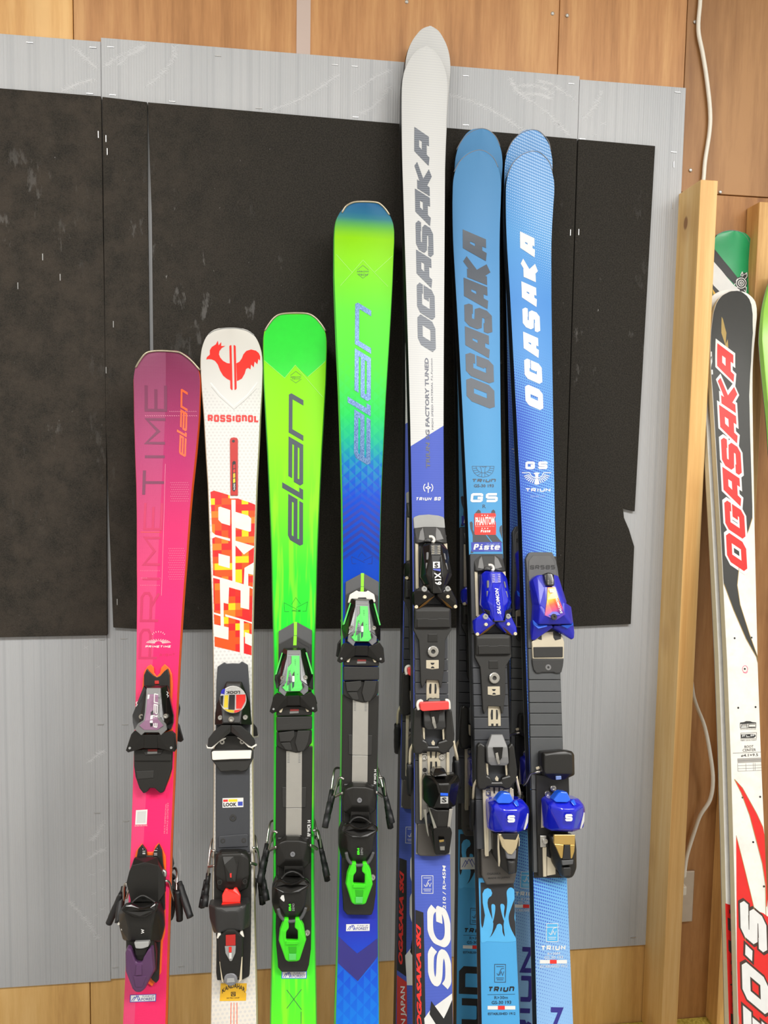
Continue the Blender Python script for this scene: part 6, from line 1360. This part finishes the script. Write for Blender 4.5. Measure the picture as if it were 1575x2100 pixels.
for pts in ([(245, 1215, 28), (262, 1292, 32), (330, 1340, 34), (470, 1300, 36), (552, 1300, 36), (552, 1330, 32), (480, 1372, 26), (272, 1522, 18), (228, 1512, 18), (225, 1400, 22)], [(872, 1262, 26), (888, 1400, 20), (882, 1490, 18), (842, 1512, 18), (722, 1440, 22), (640, 1352, 28), (572, 1330, 32), (572, 1300, 36), (690, 1300, 36), (800, 1342, 32)]): S.hu('toe_wing', pol('blue_satin'), cN, pts, 14, T, .002)
for pts in ([(243, 1205, 34), (330, 1288, 38), (470, 1292, 40), (465, 1312, 40), (330, 1345, 37), (258, 1285, 33)], [(680, 1296, 40), (840, 1284, 38), (868, 1245, 34), (872, 1290, 30), (780, 1342, 35)]): S.pr('wing_trim', pol('bright_blue'), cN, pts, 37, 3, T, .0006)
A = S.pr('sole_plate', pol('tan_metal'), cN, [(232, 1545), (300, 1500), (385, 1400), (560, 1385), (700, 1450), (730, 1560), (724, 1806), (245, 1808)], 16, 5, bev=.001)
for pts in ([(318, 1498), (382, 1440), (384, 1520), (345, 1512)], [(556, 1395), (680, 1420), (680, 1502), (590, 1526), (562, 1480)]): S.pr('plate_slot', pol('black_print'), cN, pts, 16.5, 1, A, .0003)
S.pr('sole_pad', MB, cN, [(256, 1628), (710, 1622), (708, 1784), (262, 1790)], 17.5, 2, A, .0015)
k = S.pr('mount_block', pol('dark_grey'), cN, [(234, 1812), (724, 1806), (712, 1920), (690, 2012), (660, 2032), (590, 2030), (570, 2015), (380, 2018), (360, 2030), (300, 2030), (262, 1980), (240, 1880)], 15, 6, bev=.002); S.screw(cN, 485, 1940, 15.8, 5.2, pol('mid_grey'), k, depth=2)
# heel
H = S.pr('heel_track', SB, cO, [(200, 470), (655, 470), (662, 700), (650, 900), (640, 1860), (300, 1890), (230, 1880), (205, 900)], 15, 5, bev=.001)
pd = S.hu('brake_pedal', SB, cO, [(270, 165, 34), (300, 150, 38), (590, 130, 40), (700, 140, 38), (730, 182, 34), (736, 470, 34), (622, 492, 34), (590, 540, 30), (430, 540, 30), (300, 470, 32), (270, 350, 34), (320, 190, 42), (700, 180, 42), (320, 450, 42), (700, 450, 42)], 16, bev=.003)
S.pr('pedal_glint', pol('pale_blue_print'), cO, [(475, 487, 40), (552, 483, 40), (554, 532, 36), (478, 540, 36)], 39, 3, pd, .001)  # bluish glint on the pedal, shaped as a small pale blue plate
S.tu('brake_link', pol('cream_plastic'), cO, [(205, 380, 16), (235, 370, 18), (270, 348, 20)], 2.6, pd); S.tu('brake_arm', pol('steel'), cO, [(20, 610, -6), (70, 560, 0), (125, 455, 8), (165, 440, 12), (205, 430, 16), (260, 420, 18)], 2.2)
S.screw(cO, 442, 657, 19, 5, pol('steel'), H, depth=4)
for x, y in ((362, 735), (508, 728)): S.screw(cO, x, y, 17.5, 4.8, pol('steel'), H, depth=3)
S.pr('heel_rail', TAN, cO, [(290, 1470), (345, 1470), (345, 1882), (300, 1885)], 18, 4, H, .0005); S.pr('heel_plate', TAN, cO, [(350, 1600), (470, 1660), (470, 1850), (350, 1870)], 15.8, .8, H, .0003)
q = S.pr('heel_bracket', STL, cO, [(255, 1312), (345, 1312), (342, 1472), (258, 1478)], 20, 4, H, .001); S.screw(cO, 330, 1392, 24, 4.6, pol('steel'), q, depth=4)
S.pr('heel_plate', TAN, cO, [(275, 840), (345, 840), (310, 1200), (270, 1205)], 16, 1, H, .0003)
dH = yshift((730, 1105), cM, (652, 1060), cO, 66, S, GR); pX = GR.p(cM((730, 1105)), 66)[0]; qX = S.p(cO((652, 1060)), 66)[0]; dH.x = qX - pX
nh = bh.copy(); COL.objects.link(nh); nh.parent = S.root; nh.matrix_basis = Matrix.Translation(dH)
for ch in bh.children:
    if ch.name.split('.')[0] in ('heel_lever', 'lever_plate', 'lever_slot', 'lever_edge', 'lever_tip', 'heel_rail'): continue
    copy_obj(ch, nh)
L = S.hu('heel_lever', SB, cO, [(400, 1320, 30), (745, 1310, 36), (765, 1500, 34), (768, 1770, 28), (722, 1890, 20), (640, 1915, 18), (540, 1880, 18), (430, 1690, 22), (400, 1500, 26), (560, 1640, 42), (720, 1640, 42)], 12, bev=.003)
for pts in ([(450, 1300, 46), (742, 1300, 46), (740, 1440, 46), (565, 1440, 46), (450, 1425, 46)], [(450, 1425, 46), (585, 1440, 46), (568, 1625, 45), (545, 1630, 45), (485, 1490, 46)], [(672, 1440, 46), (740, 1440, 46), (732, 1535, 45), (700, 1630, 45), (680, 1632, 45)]): S.pr('lever_plate', pol('gold_metal'), cO, pts, 46, 5, L, .0008)
S.pr('lever_slot', pol('black_print'), cO, [(595, 1442), (668, 1442), (680, 1640), (568, 1645)], 45, 3, L, .0004)
S.pr('lever_step', pol('grey_plate'), cO, [(556, 1655), (722, 1648), (712, 1712), (568, 1728)], 43.5, 4, L, .001); S.hu('lever_grip', DG, cO, [(575, 1760, 40), (690, 1755, 40), (685, 1870, 34), (580, 1880, 34)], 30, L, .002)
GBrear = copy_ski(S, 'dotted blue ski standing behind its matching ski, mostly hidden between two blue skis', LIFT @ frame_of((1076, 430, -.028), (1075.5, 2071), -.40))

# ================================================================== right bay: old race skis, green twin tip, lime ski
cU = Crop(1380, 340, 195 / 455.0); cV = Crop(1300, 1240, 275 / 672.0); cW = Crop(1480, 1340, 95 / 712.0); cX = Crop(1480, 1500, 95 / 332.0); cY = Crop(1380, 340, 195 / 1204.0)
rf_rows = [(596, 1494, 1512), (598, 1484, 1520), (602, 1476, 1526), (607, 1468, 1532), (614, 1461, 1537), (625, 1456, 1541), (644, 1453, 1544), (683, 1452.5, 1544.5), (740, 1453, 1541), (811, 1455, 1537), (897, 1461, 1539), (1068, 1474, 1545), (1197, 1484, 1551), (1363, 1496.5, 1559), (1567, 1506, 1568), (1772, 1511, 1576), (2059, 1514, 1586)]
S = Ski('worn black, white and red race ski, front one right of the pine post', (1498, 683, -.056), (1549, 2059), -.42, rf_rows, 13, (.17, .035), 'skis leaning in the right bay'); S.rows = rf_rows; RF = S
N = NT('worn_white_topsheet'); vec, x, y, z = N.obj(); n = N.noise(vec, 34, 5, .65)
S.body(N.done(N.ramp(n, [(.3, (224, 220, 212)), (.6, (236, 233, 226)), (.75, (226, 222, 214))]), .42), pol('side_cream'), pol('base_black'))
GOLD = flat('gold_print', (178, 150, 84), .45); BK = flat('old_black_print', (54, 54, 52), .45); RD = flat('old_red_print', (226, 42, 38), .4)
top = [(1452.5, 683), (1453, 644), (1456, 625), (1461, 614), (1468, 607), (1476, 602), (1484, 598), (1494, 596.3), (1512, 596.3), (1520, 598), (1526, 602), (1532, 607), (1537, 614), (1541, 625), (1543.6, 644), (1544, 683), (1540.6, 740), (1536.6, 811), (1538.6, 897), (1543, 1040)]
swr = [(1543, 1062), (1536, 1085), (1524, 1115), (1516, 1160), (1512, 1200), (1518, 1240), (1537, 1300), (1553, 1345), (1558.6, 1359)]
swl = [(1530, 1310), (1504, 1250), (1484.5, 1197), (1475, 1068), (1461.5, 897), (1455.5, 811), (1453.4, 740)]
S.decal('print', BK, PX, [top + swr + swl], .3)
S.lines('print', GOLD, PX, [swr, [(1559, 1361)] + swl[:3]], 1.1, .4); S.decal('print', GOLD, cU, [[(233, 722), (240, 735), (256, 800), (252, 860), (232, 800)], [(250, 860), (262, 830), (268, 900)]], .4)
RL = ((1533, 1176), (1509, 732), (1491.5, 1148))
S.word('OGASAKA', WP, PX, *RL, .27, .1, .42, k=1.6, grow=.2); S.word('OGASAKA', RD, PX, *RL, .27, .1, .62, k=1.6)
S.text('RF', WP, cU, (192, 998), (186, 850), (172, 998), .03)
S.decal('print', RD, cX, [[(90, 342), (110, 358), (150, 410), (200, 500), (250, 590), (332, 770), (372, 900), (372, 1160), (320, 1260), (312, 1100), (290, 950), (250, 790), (200, 600), (140, 440)], [(104, 750), (120, 800), (150, 930), (200, 1130), (236, 1280), (372, 1330), (372, 2700), (116, 2700)]], .32)
S.lines('print', GOLD, cX, [[(92, 342), (150, 405), (250, 585), (332, 765), (370, 890)], [(92, 345), (140, 440), (200, 600), (250, 790), (292, 950), (314, 1100), (318, 1320)], [(104, 745), (150, 925), (200, 1130), (240, 1300)], [(150, 1330), (168, 1480), (180, 1620)], [(112, 2000), (135, 2120)]], .9, .45)
BR = flat('brown_outline', (70, 52, 44), .5)
EL = ((1581, 2174), (1571, 1886), (1525.5, 2127))
S.word("EO'S", BR, PX, *EL, .31, .12, .5, k=1.2, grow=.14); S.word("EO'S", WP, PX, *EL, .31, .12, .7, k=1.2)
for x, y in ((505, 168), (590, 165), (523, 517), (610, 513), (545, 966), (633, 963), (598, 1190), (652, 1412)): S.dot('screw_hole', pol('black_print'), cV, x, y, 1.9, .5)
S.lines('print', pol('pink_print'), cW, [circle(360, 240, 40, 16, 52) + [circle(360, 240, 40, 16, 52)[0]], [(330, 290), (375, 305), (400, 280)]], 1.0, .4); S.dot('screw_hole', pol('black_print'), cW, 356, 238, 1.9, .5)
S.decal('print', pol('dark_grey'), cW, [[(285, 1062), (345, 1055), (375, 1040), (440, 1042), (470, 1055), (528, 1060), (530, 1075), (285, 1085)]], .4); S.lines('logo', pol('dark_grey'), cW, [[(285, 1070), (287, 1148), (525, 1140), (527, 1065)], [(300, 1135), (310, 1092), (390, 1090), (390, 1135)], [(300, 1115), (390, 1113)], [(515, 1088), (415, 1090), (415, 1132), (515, 1130)]], 1.0, .45)
S.text('ACCUMULATOR', pol('dark_grey'), cW, (285, 1175), (530, 1168), (285, 1160)); S.lines('logo', pol('dark_grey'), cW, [[(295, 1225), (538, 1216), (536, 1305), (297, 1318), (295, 1225)]], .5, .45)
fo = S.decal('logo', pol('dark_grey'), cW, [[(294, 1245), (480, 1236), (520, 1250), (524, 1275), (490, 1298), (294, 1304)]], .45); S.word('FLP', WP, cW, (315, 1290), (500, 1280), (315, 1252), .22, .3, .6, parent=fo)
S.text('FIBER LOCK POINT', pol('dark_grey'), cW, (292, 1348), (540, 1338), (292, 1330)); S.text('BOOT', pol('dark_grey'), cW, (352, 1455), (488, 1448), (352, 1415)); S.text('CENTER', pol('dark_grey'), cW, (324, 1510), (526, 1502), (324, 1468))
S.lines('print', pol('dark_grey'), cW, [[(172, 1532), (655, 1518)]], .5); S.text('ø4.1×9.5', pol('dark_grey'), cW, (298, 1592), (560, 1580), (298, 1548), .01)
S.decal('print', flat('table_grey', (168, 164, 158), .5), cW, [[(242, 1615), (618, 1602), (622, 1668), (246, 1685)]], .38); S.lines('print', pol('mid_grey'), cW, [[(246, 1690), (250, 1812), (630, 1796), (624, 1672)], [(248, 1728), (626, 1714)], [(249, 1770), (628, 1758)], [(372, 1690), (376, 1806)], [(485, 1682), (490, 1800)], [(512, 1682), (516, 1800)], [(246, 1650), (620, 1635)]], .5, .42)
M2 = S.M @ Matrix.Translation((-.0045, .012, -.0215))
for k in range(1):
    r = copy_ski(S, 'worn white race ski tucked directly behind the black and red one', M2, skip=('lettering', 'screw_hole', 'logo', 'print'))
# its own red lettering shows along the left edge
a = S.p(PX((1511, 1880)))[1]; b = S.p(PX((1514, 2240)))[1]
asp = (a - b) / .034
bm = bmesh.new()
for q in word_polys('TECHNICAL', asp, .2, .25):
    bm.faces.new([bm.verts.new((-.0305 + .0 + (1 - p[1]) * .034 + .0, b + p[0] * (a - b) + p[1] * .014, .0007)) for p in q])
tl = from_bm('lettering', bm, BR, r)
bm = bmesh.new()
bm.faces.new([bm.verts.new((x, y, .0004)) for x, y in ((-.034, b), (.02, b), (.02, a - .012), (-.034, a + .004))])
tr = from_bm('print', bm, RD, r)

gt_rows = [(473, 1490, 1511), (474.5, 1479, 1520), (478, 1470, 1526), (484, 1463, 1532), (491, 1459, 1536), (502, 1456, 1539), (520, 1455, 1540), (545, 1455.5, 1539.5), (600, 1459, 1533), (700, 1466, 1528), (900, 1480, 1530), (1400, 1502, 1552), (2059, 1512, 1570)]
S = Ski('green tipped ski with black and white stripes behind the old race skis', (1497.5, 560, -.016), (1541, 2059), -.33, gt_rows, 10, (.12, .02), 'skis leaning in the right bay'); S.rows = gt_rows
S.body(flat('emerald_print', (30, 158, 96), .35), pol('side_black'), pol('base_black'))
S.decal('print', pol('black_print'), cY, [[(440, 980), (545, 1075), (640, 1195), (720, 1290), (815, 1410), (860, 1480), (860, 1540), (780, 1500), (640, 1360), (530, 1225), (440, 1120)]], .3)
S.decal('print', WP, cY, [[(440, 1130), (530, 1228), (620, 1330), (700, 1430), (780, 1520), (860, 1560), (900, 1700), (640, 1700), (440, 1420)]], .32); S.decal('print', pol('black_print'), cY, [[(440, 1420), (515, 1515), (600, 1600), (640, 1700), (600, 1700), (440, 1470)]], .36); S.decal('print', pol('amber_print'), cY, [[(440, 1470), (510, 1530), (600, 1610), (620, 1700), (440, 1700)]], .35)
rose = [circle(865, 1485, r, 14, r * 1.05) + [circle(865, 1485, r, 14, r * 1.05)[0]] for r in (14, 36, 62)] + [[(865, 1395), (860, 1380), (878, 1345), (890, 1385), (875, 1400)], [(905, 1380), (935, 1355), (938, 1400), (915, 1430)], [(790, 1490), (770, 1520), (800, 1545), (830, 1530)], [(900, 1570), (925, 1600), (930, 1540), (912, 1530)], [(820, 1430), (800, 1460)], [(900, 1430), (925, 1470)]]
S.decal('print', pol('black_print'), cY, [circle(866, 1485, 78, 16, 84), circle(905, 1400, 44, 12, 50), circle(890, 1570, 46, 12, 40)], .42); S.lines('logo', WP, cY, rose, 1.6, .55)
S.tu('tip_guard', pol('silver_paint'), cY, [(545, 880, -.8), (640, 835, -.6), (750, 818, -.6), (860, 840, -.6), (930, 900, -.6), (970, 980, -.8)], .8)

lm_rows = [(540, 1596, 1628), (546, 1584, 1640), (560, 1576, 1648), (590, 1570, 1656), (640, 1567, 1660), (704, 1565, 1660), (790, 1569, 1654), (867, 1574, 1648), (1100, 1590, 1646), (2059, 1618, 1690)]
S = Ski('lime green ski edge at the far right, beside the brown timber post', (1612, 720, -.09), (1655, 2059), -.4, lm_rows, 12, (.15, .035), 'skis leaning in the right bay'); S.rows = lm_rows
S.body(flat('apple_green', (150, 206, 66), .3), pol('side_lime'), pol('base_black'))
